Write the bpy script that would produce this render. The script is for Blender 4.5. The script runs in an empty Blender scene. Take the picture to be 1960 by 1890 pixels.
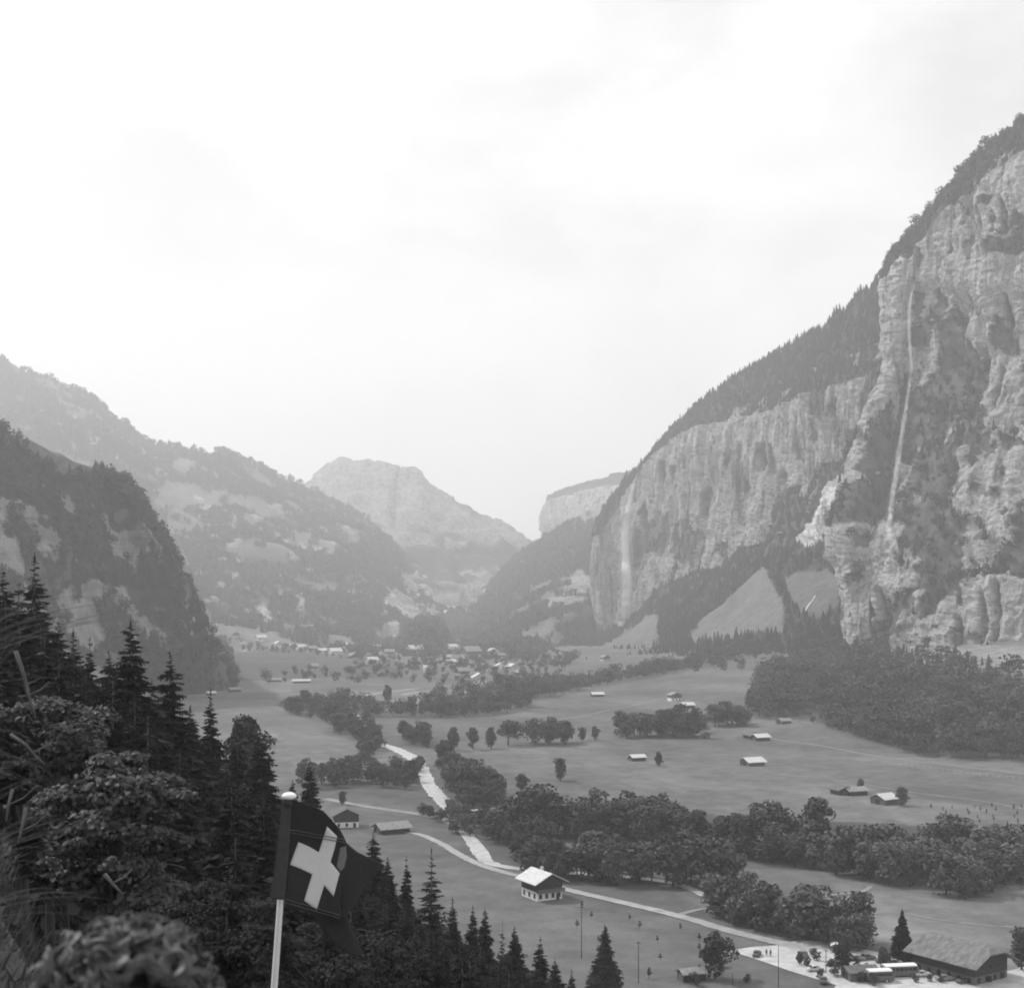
import bpy, bmesh, math, random
import numpy as np
from mathutils import Vector, Matrix

# ------------------------------------------------------------------ camera, sky, sun, exposure
SC = bpy.context.scene
COL = SC.collection
F = 2600.0          # focal length in units of the 1960-wide measuring grid
CX, YH = 980.0, 1150.0   # image centre column and horizon line on that grid
cam_d = bpy.data.cameras.new("camera"); cam = bpy.data.objects.new("camera", cam_d); COL.objects.link(cam)
cam.location = (0, 0, 0); cam.rotation_euler = (math.radians(90), 0, 0)
cam_d.sensor_width = 36.0; cam_d.lens = 36.0 * F / 1960.0
cam_d.shift_y = (YH - 945.0) / 1960.0
cam_d.clip_start = 0.2; cam_d.clip_end = 40000
cam_d.dof.use_dof = True; cam_d.dof.focus_distance = 400.0; cam_d.dof.aperture_fstop = 7.6
SC.camera = cam

SUN_AZ, SUN_EL = math.radians(-58), math.radians(47)   # azimuth from +Y towards +X
w = bpy.data.worlds.new("World"); SC.world = w; w.use_nodes = True
nt = w.node_tree; nt.nodes.clear()
def N(t, tree=None, **k):
    n = (tree or nt).nodes.new(t)
    for a, b in k.items(): setattr(n, a, b)
    return n
out = N('ShaderNodeOutputWorld'); bg = N('ShaderNodeBackground'); bg.inputs['Strength'].default_value = 0.15
sky = N('ShaderNodeTexSky', sky_type='NISHITA', sun_disc=False, sun_elevation=SUN_EL, sun_rotation=SUN_AZ)
sky.altitude = 900; sky.air_density = 1.3; sky.dust_density = 3.0
bw = N('ShaderNodeRGBToBW'); nt.links.new(sky.outputs[0], bw.inputs[0])
tc = N('ShaderNodeTexCoord')
# thin bright cloud over the whole sky, a little thinner between the heaps
mp = N('ShaderNodeMapping'); mp.inputs['Scale'].default_value = (1.0, 1.0, 1.7); mp.inputs['Location'].default_value = (2.7, 1.3, 0.4)
nt.links.new(tc.outputs['Generated'], mp.inputs[0])
nz = N('ShaderNodeTexNoise'); nz.inputs['Scale'].default_value = 3.6; nz.inputs['Detail'].default_value = 7; nz.inputs['Roughness'].default_value = 0.52
nz.inputs['Distortion'].default_value = 0.25
nt.links.new(mp.outputs[0], nz.inputs['Vector'])
cr = N('ShaderNodeValToRGB'); cr.color_ramp.elements[0].position = 0.40; cr.color_ramp.elements[1].position = 0.60
cr.color_ramp.elements[0].color = (0.42, 0.42, 0.42, 1); cr.color_ramp.elements[1].color = (1, 1, 1, 1)
nt.links.new(nz.outputs['Fac'], cr.inputs[0])
cl = N('ShaderNodeMix', data_type='FLOAT'); nt.links.new(cr.outputs[0], cl.inputs[0]); nt.links.new(bw.outputs[0], cl.inputs[2]); cl.inputs[3].default_value = 6.55
nt.links.new(cl.outputs[0], bg.inputs[0]); nt.links.new(bg.outputs[0], out.inputs[0])

sun_d = bpy.data.lights.new("sun", 'SUN'); sun = bpy.data.objects.new("sun", sun_d); COL.objects.link(sun)
sun_d.energy = 2.9; sun_d.angle = math.radians(1.0); sun_d.color = (1, 1, 1)
sv = Vector((math.sin(SUN_AZ) * math.cos(SUN_EL), math.cos(SUN_AZ) * math.cos(SUN_EL), math.sin(SUN_EL)))
sun.rotation_euler = sv.to_track_quat('Z', 'Y').to_euler(); sun.location = (0, 0, 300)
SC.view_settings.view_transform = 'Standard'; SC.view_settings.look = 'None'
SC.view_settings.exposure = 0.1; SC.view_settings.gamma = 1.0; SC.view_settings.use_curve_mapping = False
SC.render.engine = 'CYCLES'; SC.cycles.use_denoising = True
SC.cycles.max_bounces = 5; SC.cycles.diffuse_bounces = 2; SC.cycles.transparent_max_bounces = 8; SC.cycles.volume_bounces = 3
SC.cycles.pixel_filter_type = 'BLACKMAN_HARRIS'; SC.cycles.filter_width = 1.9
SC.cycles.use_adaptive_sampling = True; SC.cycles.adaptive_threshold = 0.02

# ------------------------------------------------------------------ numeric helpers
rng = np.random.default_rng(7); random.seed(7)
_perm = np.random.default_rng(11).permutation(4096)
_grad = np.random.default_rng(12).normal(size=(4096, 3)); _grad /= np.linalg.norm(_grad, axis=1)[:, None]
def perlin(x, y, z=0.0):
    x, y, z = np.broadcast_arrays(np.asarray(x, float), np.asarray(y, float), np.asarray(z, float))
    xi, yi, zi = np.floor(x).astype(int), np.floor(y).astype(int), np.floor(z).astype(int)
    xf, yf, zf = x - xi, y - yi, z - zi
    u, v, t = [q * q * q * (q * (q * 6 - 15) + 10) for q in (xf, yf, zf)]
    def g(a, b, c):
        h = _perm[(_perm[(_perm[(xi + a) & 4095] + yi + b) & 4095] + zi + c) & 4095]
        G = _grad[h]; return G[..., 0] * (xf - a) + G[..., 1] * (yf - b) + G[..., 2] * (zf - c)
    L = lambda a, b, s: a + (b - a) * s
    return 1.5 * L(L(L(g(0,0,0), g(1,0,0), u), L(g(0,1,0), g(1,1,0), u), v), L(L(g(0,0,1), g(1,0,1), u), L(g(0,1,1), g(1,1,1), u), v), t)
def fbm(x, y, z=0.0, o=4, gain=0.5):
    s, a, f = 0, 1.0, 1.0
    for i in range(o): s = s + a * perlin(np.asarray(x) * f + 17.3 * i, np.asarray(y) * f + 5.1 * i, np.asarray(z) * f + 9.7 * i); a *= gain; f *= 2.0
    return s
def ridged(x, y, z=0.0, o=4):
    s, a, f = 0, 1.0, 1.0
    for i in range(o): s = s + a * (1 - 2.2 * np.abs(perlin(np.asarray(x) * f + 3.3 * i, np.asarray(y) * f, np.asarray(z) * f + 7.7 * i))); a *= 0.5; f *= 2.1
    return s
def smooth(e0, e1, x):
    t = np.clip((np.asarray(x, float) - e0) / (e1 - e0), 0, 1); return t * t * (3 - 2 * t)
def inpoly(px, py, poly):
    px, py = np.asarray(px, float), np.asarray(py, float); r = np.zeros(np.broadcast(px, py).shape, bool); n = len(poly)
    for i in range(n):
        x0, y0 = poly[i]; x1, y1 = poly[(i + 1) % n]
        if y0 == y1: continue
        c = ((y0 > py) != (y1 > py)) & (px < (x1 - x0) * (py - y0) / (y1 - y0) + x0); r ^= c
    return r
def at(x, y, D): return Vector(((x - CX) / F * D, D, (YH - y) / F * D))

# ------------------------------------------------------------------ the lie of the land
FY = np.array([-500, 0, 60, 110, 200, 300, 526, 900, 1380, 3000, 14000.]); FX = np.array([95, 95, 88, 66, 40, 12, -82, -205, -365, -900, -4000.])
RY = np.array([-500, 300, 700, 1100, 1500, 2500, 14000.]); RX = np.array([330, 300, 225, 70, 40, 0, 0.])
def G(X, Y):
    X, Y = np.asarray(X, float), np.asarray(Y, float)
    foot = np.interp(Y, FY, FX); u = foot - X
    z = -85 + 0 * X
    z = z + 0.8 * fbm(X / 90, Y / 90, 3.1, 2) * smooth(150, 500, Y)
    slope = np.where(Y < 350, 0.72, 0.72 - 0.12 * smooth(350, 700, Y))
    hill = np.where(u > 0, slope * (np.sqrt(u * u + 144) - 12), 0)
    hill = np.minimum(hill, 160 + 0.2 * u)
    z = z + hill + 1.6 * fbm(X / 22, Y / 22, 1.0, 3) * smooth(5, 30, u) * smooth(12, 40, Y)
    v = X - np.interp(Y, RY, RX)
    z = z + np.where(v > 0, 0.10 * (np.sqrt(v * v + 900) - 30) * smooth(400, 900, Y), 0) + np.where(v > 0, 0.05 * v, 0) * smooth(900, 400, Y) * 0
    z = z + 0.00022 * np.clip(v - 170, 0, 230) ** 2 * smooth(300, 700, Y)
    # ledge where the viewer stands, falling away in front
    d = np.sqrt(np.maximum(Y - 1.33, 0) ** 2 + np.maximum(np.abs(X) - 3.0, 0) ** 2)
    ledge = -1.72 - 0.78 * d
    k = smooth(30, 60, Y) ; z = np.where(Y < 60, np.maximum(z, ledge) * (1 - k) + z * k, z)
    # grassy bank left of the viewer
    bank = -0.95 - 2.8 * np.maximum(0, X + 1.98) + 0.15 * np.minimum(0, X + 1.98) - ((Y - 4.9) / 0.62) ** 4 * 0.5
    z = np.where(Y < 12, np.maximum(z, bank + 0.05 * fbm(X * 3, Y * 3, 0, 2)), z)
    return z
def ground(x, y, d0=120.0):
    """point of the land seen at grid position (x, y)"""
    D = np.exp(np.linspace(math.log(d0), math.log(9000), 1600)); X = (x - CX) / F * D; Z = (YH - y) / F * D
    h = Z - G(X, D); i = np.argmax(h < 0)
    if i == 0: i = 1 if h[0] < 0 else len(D) - 1
    t = h[i - 1] / (h[i - 1] - h[i] + 1e-12); d = D[i - 1] + (D[i] - D[i - 1]) * t
    X = (x - CX) / F * d; return Vector((X, d, float(G(X, d))))

# ------------------------------------------------------------------ object helpers
def tag(o, label=None, cat=None, group=None, kind=None):
    if label: o['label'] = label
    if cat: o['category'] = cat
    if group: o['group'] = group
    if kind: o['kind'] = kind
    return o
def empty(name, loc, rz=0.0, scale=1.0):
    o = bpy.data.objects.new(name, None); COL.objects.link(o); o.location = loc; o.rotation_euler = (0, 0, rz); o.scale = (scale,) * 3
    o.empty_display_size = 0.5; return o
def mesh_obj(name, V, Fc, mat=None, parent=None, smooth_=False, attrs=None, link=True):
    me = bpy.data.meshes.new(name)
    V = np.asarray(V, np.float32)
    if isinstance(Fc, np.ndarray):
        k = Fc.shape[1]; me.vertices.add(len(V)); me.vertices.foreach_set('co', V.ravel())
        me.loops.add(Fc.size); me.loops.foreach_set('vertex_index', Fc.ravel().astype(np.int32))
        me.polygons.add(len(Fc)); me.polygons.foreach_set('loop_start', np.arange(0, Fc.size, k, dtype=np.int32))
        me.update(calc_edges=True)
    else:
        me.from_pydata([tuple(map(float, v)) for v in V], [], Fc)
    if smooth_: me.polygons.foreach_set('use_smooth', [True] * len(me.polygons))
    for a, vals in (attrs or {}).items():
        at_ = me.attributes.new(a, 'FLOAT', 'POINT'); at_.data.foreach_set('value', np.asarray(vals, np.float32).ravel())
    if mat: me.materials.append(mat)
    o = bpy.data.objects.new(name, me)
    if link: COL.objects.link(o)
    if parent: o.parent = parent
    return o
def copy_tree(o, loc=None, rz=None, scale=None):
    c = o.copy(); COL.objects.link(c)
    for ch in o.children:
        d = ch.copy(); COL.objects.link(d); d.parent = c
        for g in ch.children:
            e = g.copy(); COL.objects.link(e); e.parent = d
    if loc is not None: c.location = loc
    if rz is not None: c.rotation_euler = (0, 0, rz)
    if scale is not None: c.scale = (scale,) * 3 if not hasattr(scale, '__len__') else scale
    return c
class MB:
    """collects boxes, bars and tubes into one mesh"""
    def __init__(s): s.V, s.F = [], []
    def quad(s, *p):
        n = len(s.V); s.V += [tuple(q) for q in p]; s.F.append(tuple(range(n, n + len(p)))); return s
    def box(s, x0, x1, y0, y1, z0, z1):
        n = len(s.V); s.V += [(x, y, z) for z in (z0, z1) for y in (y0, y1) for x in (x0, x1)]
        s.F += [tuple(n + i for i in f) for f in ((0, 2, 3, 1), (4, 5, 7, 6), (0, 1, 5, 4), (2, 6, 7, 3), (0, 4, 6, 2), (1, 3, 7, 5))]; return s
    def prism(s, pts, d):
        """polygon pts extruded by vector d"""
        n = len(s.V); k = len(pts); s.V += [tuple(p) for p in pts] + [tuple(Vector(p) + Vector(d)) for p in pts]
        s.F.append(tuple(range(n, n + k))[::-1]); s.F.append(tuple(range(n + k, n + 2 * k)))
        for i in range(k): j = (i + 1) % k; s.F.append((n + i, n + j, n + k + j, n + k + i))
        return s
    def tube(s, pts, rad, sides=8, cap=True):
        n0 = len(s.V); k = len(pts); pts = [Vector(p) for p in pts]
        rad = rad if hasattr(rad, '__len__') else [rad] * k
        for i, p in enumerate(pts):
            t = (pts[min(i + 1, k - 1)] - pts[max(i - 1, 0)]).normalized()
            a = t.cross(Vector((0, 0, 1)) if abs(t.z) < 0.9 else Vector((1, 0, 0))).normalized(); b = t.cross(a)
            for j in range(sides):
                an = 2 * math.pi * j / sides; s.V.append(tuple(p + rad[i] * (a * math.cos(an) + b * math.sin(an))))
        for i in range(k - 1):
            for j in range(sides):
                j2 = (j + 1) % sides; s.F.append((n0 + i * sides + j, n0 + i * sides + j2, n0 + (i + 1) * sides + j2, n0 + (i + 1) * sides + j))
        if cap: s.F.append(tuple(n0 + j for j in range(sides))[::-1]); s.F.append(tuple(n0 + (k - 1) * sides + j for j in range(sides)))
        return s
    def build(s, name, mat, parent=None, smooth_=False): return mesh_obj(name, s.V, s.F, mat, parent, smooth_)

# ------------------------------------------------------------------ materials (the photograph is black and white, so all are greys)
def mat(name, val=0.3, rough=0.85, var=0.0, scale=1.0, coords='Object', bump=0.0, spec=0.25, stretch=(1, 1, 1), rand=0.0, metal=0.0):
    m = bpy.data.materials.new(name); m.use_nodes = True; t = m.node_tree; t.nodes.clear()
    o = N('ShaderNodeOutputMaterial', t); p = N('ShaderNodeBsdfPrincipled', t); t.links.new(p.outputs[0], o.inputs[0])
    p.inputs['Base Color'].default_value = (val, val, val, 1); p.inputs['Roughness'].default_value = rough
    p.inputs['Specular IOR Level'].default_value = spec; p.inputs['Metallic'].default_value = metal
    src = None
    if var or bump:
        c = N('ShaderNodeTexCoord', t); mpn = N('ShaderNodeMapping', t); mpn.inputs['Scale'].default_value = stretch; t.links.new(c.outputs[coords], mpn.inputs[0])
        n = N('ShaderNodeTexNoise', t); n.inputs['Scale'].default_value = scale; n.inputs['Detail'].default_value = 6; n.inputs['Roughness'].default_value = 0.6
        t.links.new(mpn.outputs[0], n.inputs['Vector'])
        mr = N('ShaderNodeMapRange', t); mr.inputs[1].default_value = 0.3; mr.inputs[2].default_value = 0.7
        mr.inputs[3].default_value = val * (1 - var); mr.inputs[4].default_value = val * (1 + var); t.links.new(n.outputs['Fac'], mr.inputs[0]); src = mr.outputs[0]
        if bump:
            b = N('ShaderNodeBump', t); b.inputs['Strength'].default_value = 0.6; b.inputs['Distance'].default_value = bump
            t.links.new(n.outputs['Fac'], b.inputs['Height']); t.links.new(b.outputs[0], p.inputs['Normal'])
    if rand:
        oi = N('ShaderNodeObjectInfo', t); mr2 = N('ShaderNodeMapRange', t); mr2.inputs[3].default_value = 1 - rand; mr2.inputs[4].default_value = 1 + rand
        t.links.new(oi.outputs['Random'], mr2.inputs[0]); mu = N('ShaderNodeMath', t, operation='MULTIPLY'); t.links.new(mr2.outputs[0], mu.inputs[0])
        if src: t.links.new(src, mu.inputs[1])
        else: mu.inputs[1].default_value = val
        src = mu.outputs[0]
    if src: t.links.new(src, p.inputs['Base Color'])
    return m
M = {}
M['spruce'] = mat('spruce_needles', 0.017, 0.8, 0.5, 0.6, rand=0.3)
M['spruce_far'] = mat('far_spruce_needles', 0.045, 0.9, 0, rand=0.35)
M['leaf'] = mat('broad_leaves', 0.075, 0.75, 0.5, 0.25, rand=0.32)
M['leaf_far'] = mat('far_leaves', 0.075, 0.9, 0, rand=0.4)
M['leaf_near'] = mat('maple_leaves', 0.05, 0.6, 0.5, 1.6)
M['leaf_pale'] = mat('pale_broad_leaves', 0.11, 0.75, 0.5, 0.25, rand=0.3)
M['maple_bark'] = mat('dark_maple_bark', 0.035, 0.9, 0.4, 3.0)
M['bush'] = mat('undergrowth_leaves', 0.018, 0.8, 0.5, 0.8, rand=0.2)
M['bark'] = mat('bark', 0.09, 0.9, 0.4, 3.0, bump=0.02)
M['bark_pale'] = mat('pale_branch_bark', 0.10, 0.8, 0.4, 6.0)
M['wood'] = mat('weathered_dark_timber', 0.045, 0.85, 0.4, 2.0, stretch=(1, 1, 6))
M['wood_mid'] = mat('grey_timber', 0.13, 0.85, 0.35, 2.0, stretch=(1, 1, 6))
M['white'] = mat('whitewash', 0.8, 0.7, 0.05, 1.0)
M['plaster'] = mat('pale_plaster', 0.55, 0.8, 0.1, 0.8)
M['roof_pale'] = mat('pale_sheet_roof', 0.58, 0.5, 0.22, 1.1, spec=0.4)
M['roof_mid'] = mat('grey_shingle_roof', 0.26, 0.75, 0.35, 1.2, stretch=(.4, 1, 1), bump=.03)
M['roof_dark'] = mat('dark_shingle_roof', 0.13, 0.8, 0.3, 0.7)
M['glass'] = mat('dark_glass', 0.02, 0.1, spec=0.5)
M['road'] = mat('gravel_road_surface', 0.34, 0.95, 0.25, 0.2, coords='Object', bump=0.02)
M['gravel'] = mat('pale_gravel', 0.48, 0.95, 0.22, 0.35, bump=0.02)
M['path'] = mat('worn_path', 0.26, 0.95, 0.2, 0.3)
M['pole_dark'] = mat('dark_pole_wood', 0.05, 0.8, 0.2, 3.0)

def land_material():
    """rock / grass / wood floor, chosen by the painted land-cover attributes"""
    m = bpy.data.materials.new('land_cover'); m.use_nodes = True; t = m.node_tree; t.nodes.clear(); L = t.links.new
    o = N('ShaderNodeOutputMaterial', t); p = N('ShaderNodeBsdfPrincipled', t); L(p.outputs[0], o.inputs[0])
    p.inputs['Roughness'].default_value = 0.95; p.inputs['Specular IOR Level'].default_value = 0.1
    geo = N('ShaderNodeNewGeometry', t)
    def noise(sc, st=(1, 1, 1), det=6, dist=0.0, rough=0.6):
        mpn = N('ShaderNodeMapping', t); mpn.inputs['Scale'].default_value = st; L(geo.outputs['Position'], mpn.inputs[0])
        n = N('ShaderNodeTexNoise', t); n.inputs['Scale'].default_value = sc; n.inputs['Detail'].default_value = det; n.inputs['Distortion'].default_value = dist; n.inputs['Roughness'].default_value = rough
        L(mpn.outputs[0], n.inputs['Vector']); return n.outputs['Fac']
    def rng_(f, a, b, c, d):
        r = N('ShaderNodeMapRange', t); r.inputs[1].default_value = a; r.inputs[2].default_value = b; r.inputs[3].default_value = c; r.inputs[4].default_value = d; L(f, r.inputs[0]); return r.outputs[0]
    def mul(a, b, op='MULTIPLY'):
        r = N('ShaderNodeMath', t, operation=op); L(a, r.inputs[0])
        if hasattr(b, 'links'): L(b, r.inputs[1])
        else: r.inputs[1].default_value = b
        return r.outputs[0]
    def mix(f, a, b):
        r = N('ShaderNodeMix', t, data_type='FLOAT'); L(f, r.inputs[0]); L(a, r.inputs[2]); L(b, r.inputs[3]); return r.outputs[0]
    streak = noise(0.055, (1, 1, 0.13), 8, 0.6, 0.65); blot = noise(0.02, (1, 1, 0.7), 6, 0.3); fine = noise(0.16, (1, 1, 0.5), 6, 0.4, 0.7)
    stain = noise(0.075, (1, 1, 0.035), 4, 0.35, 0.5); crack = noise(0.14, (1, 1, 0.10), 5, 0.8, 0.6)
    def diag():
        mpn = N('ShaderNodeMapping', t); mpn.inputs['Rotation'].default_value = (0, math.radians(38), 0); mpn.inputs['Scale'].default_value = (.25, .25, 1); L(geo.outputs['Position'], mpn.inputs[0])
        n = N('ShaderNodeTexNoise', t); n.inputs['Scale'].default_value = .13; n.inputs['Detail'].default_value = 7; n.inputs['Roughness'].default_value = .65; n.inputs['Distortion'].default_value = .5; L(mpn.outputs[0], n.inputs['Vector']); return n.outputs['Fac']
    dg = diag()
    rock = mul(rng_(streak, 0.33, 0.62, 0.30, 0.48), rng_(blot, 0.3, 0.7, 0.86, 1.12)); rock = mul(rock, rng_(fine, 0.3, 0.7, 0.80, 1.18)); rock = mul(rock, rng_(dg, 0.36, 0.48, 0.55, 1.0)); rock = mul(rock, rng_(stain, 0.34, 0.44, 0.42, 1.0)); rock = mul(rock, rng_(crack, 0.33, 0.40, 0.45, 1.0))
    grass = mul(rng_(noise(0.012, (1, 1, 1), 5, 0.3), 0.3, 0.7, 0.108, 0.168), rng_(noise(0.11, (1, 1, 1), 6), 0.3, 0.7, 0.74, 1.24)); grass = mul(grass, rng_(noise(0.9, (1, 1, 1), 4), 0.3, 0.7, 0.9, 1.1))
    wood = rng_(noise(0.09, (1, 1, 1), 6), 0.3, 0.7, 0.03, 0.075)
    def attr(n):
        a = N('ShaderNodeAttribute', t); a.attribute_name = n; return a.outputs['Fac']
    col = mix(attr('mead'), wood, grass); col = mix(attr('rock'), col, rock)
    tone = attr('tone'); col = mul(col, mul(tone, 1.0))
    L(col, p.inputs['Base Color'])
    b = N('ShaderNodeBump', t); b.inputs['Strength'].default_value = 1.0; L(mul(attr('rock'), 5.0), b.inputs['Distance']); L(mul(mul(streak, fine, 'ADD'), dg, 'ADD'), b.inputs['Height']); L(b.outputs[0], p.inputs['Normal'])
    return m
M['land'] = land_material()

# ------------------------------------------------------------------ ground sheet
def ground_sheet():
    Y = np.concatenate([np.arange(-60, 0, 6.), np.arange(0, 14, .5), np.exp(np.linspace(math.log(14), math.log(120), 60))[:-1], np.exp(np.linspace(math.log(120), math.log(1600), 330))[:-1], np.exp(np.linspace(math.log(1600), math.log(6400), 60))])
    u = np.linspace(-1, 1, 521); u = 0.72 * u + 0.28 * u ** 3
    Yg, U = np.meshgrid(Y, u, indexing='ij')
    half = np.maximum(np.maximum(Yg * 0.62, 9), 0); half = np.where(Yg < 25, 9 + (25 - np.minimum(Yg, 25)) * 1.2, half); half = np.maximum(half, Yg * 0.5 + 9)
    X = U * half; Z = G(X, Yg)
    V = np.stack([X, Yg, Z], -1).reshape(-1, 3); r, c = X.shape
    i = (np.arange(r - 1)[:, None] * c + np.arange(c - 1)[None]).ravel(); Fq = np.stack([i, i + 1, i + c + 1, i + c], 1)
    x, y, z = V.T; px = CX + F * x / np.maximum(y, 5); py = YH - F * z / np.maximum(y, 5)
    wx, wy = px + 14 * fbm(x / 60, y / 60, 5), py + 5 * fbm(x / 60, y / 60, 8)
    tone = np.ones(len(V)); u_ = np.interp(y, FY, FX) - x
    mead = np.where((u_ > 14) & (y < 900), 0.25, 1.0); mead = np.where(y < 13, 0.9, mead)
    def patch(poly, val):
        m = inpoly(wx, wy, poly) & (y > 150); tone[m] = tone[m] * val
    patch([(360, 1215), (640, 1232), (760, 1262), (760, 1296), (360, 1302)], 0.62)        # shaded meadow slope below the village, its shade painted as a darker tone
    patch([(350, 1300), (560, 1305), (560, 1335), (350, 1330)], 1.22)
    patch([(660, 1318), (800, 1318), (820, 1345), (655, 1345)], 1.35)
    patch([(980, 1400), (1960, 1440), (1960, 1520), (1000, 1445)], 1.06)
    patch([(1560, 1640), (1960, 1690), (1960, 1890), (1680, 1800)], 1.25)
    patch([(1100, 1770), (1380, 1800), (1400, 1890), (1050, 1890)], 1.0)
    patch([(1000, 1720), (1250, 1760), (1220, 1810), (980, 1760)], 1.1)
    patch([(1330, 1500), (1960, 1540), (1960, 1560), (1400, 1520)], 1.08)
    xr, yr = x * .94 + y * .34, y * .94 - x * .34; ci, cj = np.floor(xr / 46 + .35 * fbm(x / 120, y / 120, 2)), np.floor(yr / 130 + .5 * fbm(x / 90, y / 90, 6)); hsh = np.modf(np.abs(np.sin(ci * 12.9898 + cj * 78.233) * 43758.5453))[0]
    tone = tone * np.where((y > 200) & (mead > .9), .84 + .32 * hsh + .05 * np.sin(xr / 1.9) * (hsh > .55) * (y < 800), 1)
    wood = inpoly(px, py, [(1000, 1600), (1360, 1625), (1960, 1700), (1960, 1590), (1400, 1560), (1040, 1540)]) & (y > 150)
    mead[wood] = 0.25
    scree = inpoly(px, py, [(1600, 1225), (2100, 1240), (2100, 1345), (1900, 1325), (1760, 1292), (1620, 1268)]) & (y > 300)
    forest = inpoly(px, py, [(1450, 1300), (1640, 1270), (2100, 1330), (2100, 1462), (1760, 1445), (1560, 1380), (1430, 1370)]) & (y > 300); mead[forest] = 0.15
    o = mesh_obj('ground', V, Fq, M['land'], smooth_=True, attrs={'rock': scree * .55, 'mead': mead, 'tone': tone})
    tag(o, kind='structure'); return o
ground_sheet()

# ------------------------------------------------------------------ mountains: lofted from control nets of (x, y, depth)
def catmull(P, t):
    n = len(P); i = np.clip(np.floor(t).astype(int), 0, n - 2); f = (t - i)[:, None]
    def p(k): return P[np.clip(k, 0, n - 1)]
    a, b, c, d = p(i - 1), p(i), p(i + 1), p(i + 2)
    return 0.5 * (2 * b + (c - a) * f + (2 * a - 5 * b + 4 * c - d) * f ** 2 + (3 * b - a - 3 * c + d) * f ** 3)
def loft(name, net, step, disp, cover, rowstep=None, straight=False):
    rowstep = rowstep or step; P = np.array(net, float); R, C, _ = P.shape
    def knots(segs, st):
        t = [0.0]
        for k, s in enumerate(segs):
            n = max(1, int(round(s / st))); t += list(k + (np.arange(n) + 1) / n)
        return np.array(t)
    cl = lambda a: np.clip(a, -150, 2100)
    cs = np.array([np.hypot(cl(P[:, k + 1, 0]) - cl(P[:, k, 0]), P[:, k + 1, 1] - P[:, k, 1]).mean() for k in range(C - 1)])
    rs = np.array([np.hypot(P[k + 1, :, 0] - P[k, :, 0], P[k + 1, :, 1] - P[k, :, 1]).mean() for k in range(R - 1)])
    tu, tv = knots(cs, step), knots(rs, rowstep)
    A = np.stack([catmull(P[r], tu) if not straight else np.stack([np.interp(tu, np.arange(C), P[r, :, k]) for k in range(3)], 1) for r in range(R)])                     # R x nu x 3
    iv = np.clip(np.floor(tv).astype(int), 0, R - 2); fv = (tv - iv)[:, None, None]
    S = A[iv] * (1 - fv) + A[iv + 1] * fv                                   # nv x nu x 3
    px, py, D = S[..., 0], S[..., 1], S[..., 2]
    W = np.stack([(px - CX) / F * D, D, (YH - py) / F * D], -1)
    n = np.cross(np.gradient(W, axis=1), np.gradient(W, axis=0)); n /= np.linalg.norm(n, axis=-1, keepdims=True) + 1e-9
    V_, T_ = np.broadcast_to(tv[:, None], px.shape), np.broadcast_to(tu[None], px.shape)
    cov = cover(px, py, W, V_, T_)
    d = disp(W, V_, T_, cov['rock'], px, py)
    for _ in range(2): pass
    n = n * np.sign((n * -W).sum(-1, keepdims=True)); W2 = W + n * d[..., None]
    nv, nu = px.shape; i = (np.arange(nv - 1)[:, None] * nu + np.arange(nu - 1)[None]).ravel(); Fq = np.stack([i, i + nu, i + nu + 1, i + 1], 1)
    o = mesh_obj(name, W2.reshape(-1, 3), Fq, M['land'], smooth_=True, attrs={k: cov[k] for k in ('rock', 'mead', 'tone')})
    tag(o, kind='structure')
    if 'cliff' in name: o.data.polygons.foreach_set('use_smooth', (cov['rock'][:-1, :-1].ravel() < .3).tolist())
    return dict(obj=o, W=W2, px=px, py=py, cov=cov, nu=nu, nv=nv, V=V_, T=T_)

def scatter_on(L, dens, key='tree', xlim=(-60, 2030), ylim=(-60, 1900)):
    """random tree feet on a lofted surface; dens trees per square metre where cover[key]=1"""
    W = L['W']; a, b, c, d = W[:-1, :-1], W[1:, :-1], W[1:, 1:], W[:-1, 1:]
    hz = lambda p, q, r: np.linalg.norm(np.cross(q - p, r - p), axis=-1) * .5
    area = hz(a, b, c) + hz(a, c, d)
    m = L['cov'][key][:-1, :-1]; pxc, pyc = L['px'][:-1, :-1], L['py'][:-1, :-1]
    wgt = area * np.clip(m, 0, 1) * (pxc > xlim[0]) * (pxc < xlim[1]) * (pyc > ylim[0]) * (pyc < ylim[1])
    n = int(wgt.sum() * dens); idx = rng.choice(wgt.size, n, p=(wgt / wgt.sum()).ravel())
    s, t = rng.random((n, 1)), rng.random((n, 1)); f = lambda q: q.reshape(-1, 3)[idx]
    return (f(a) * (1 - s) + f(b) * s) * (1 - t) + (f(d) * (1 - s) + f(c) * s) * t

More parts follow.
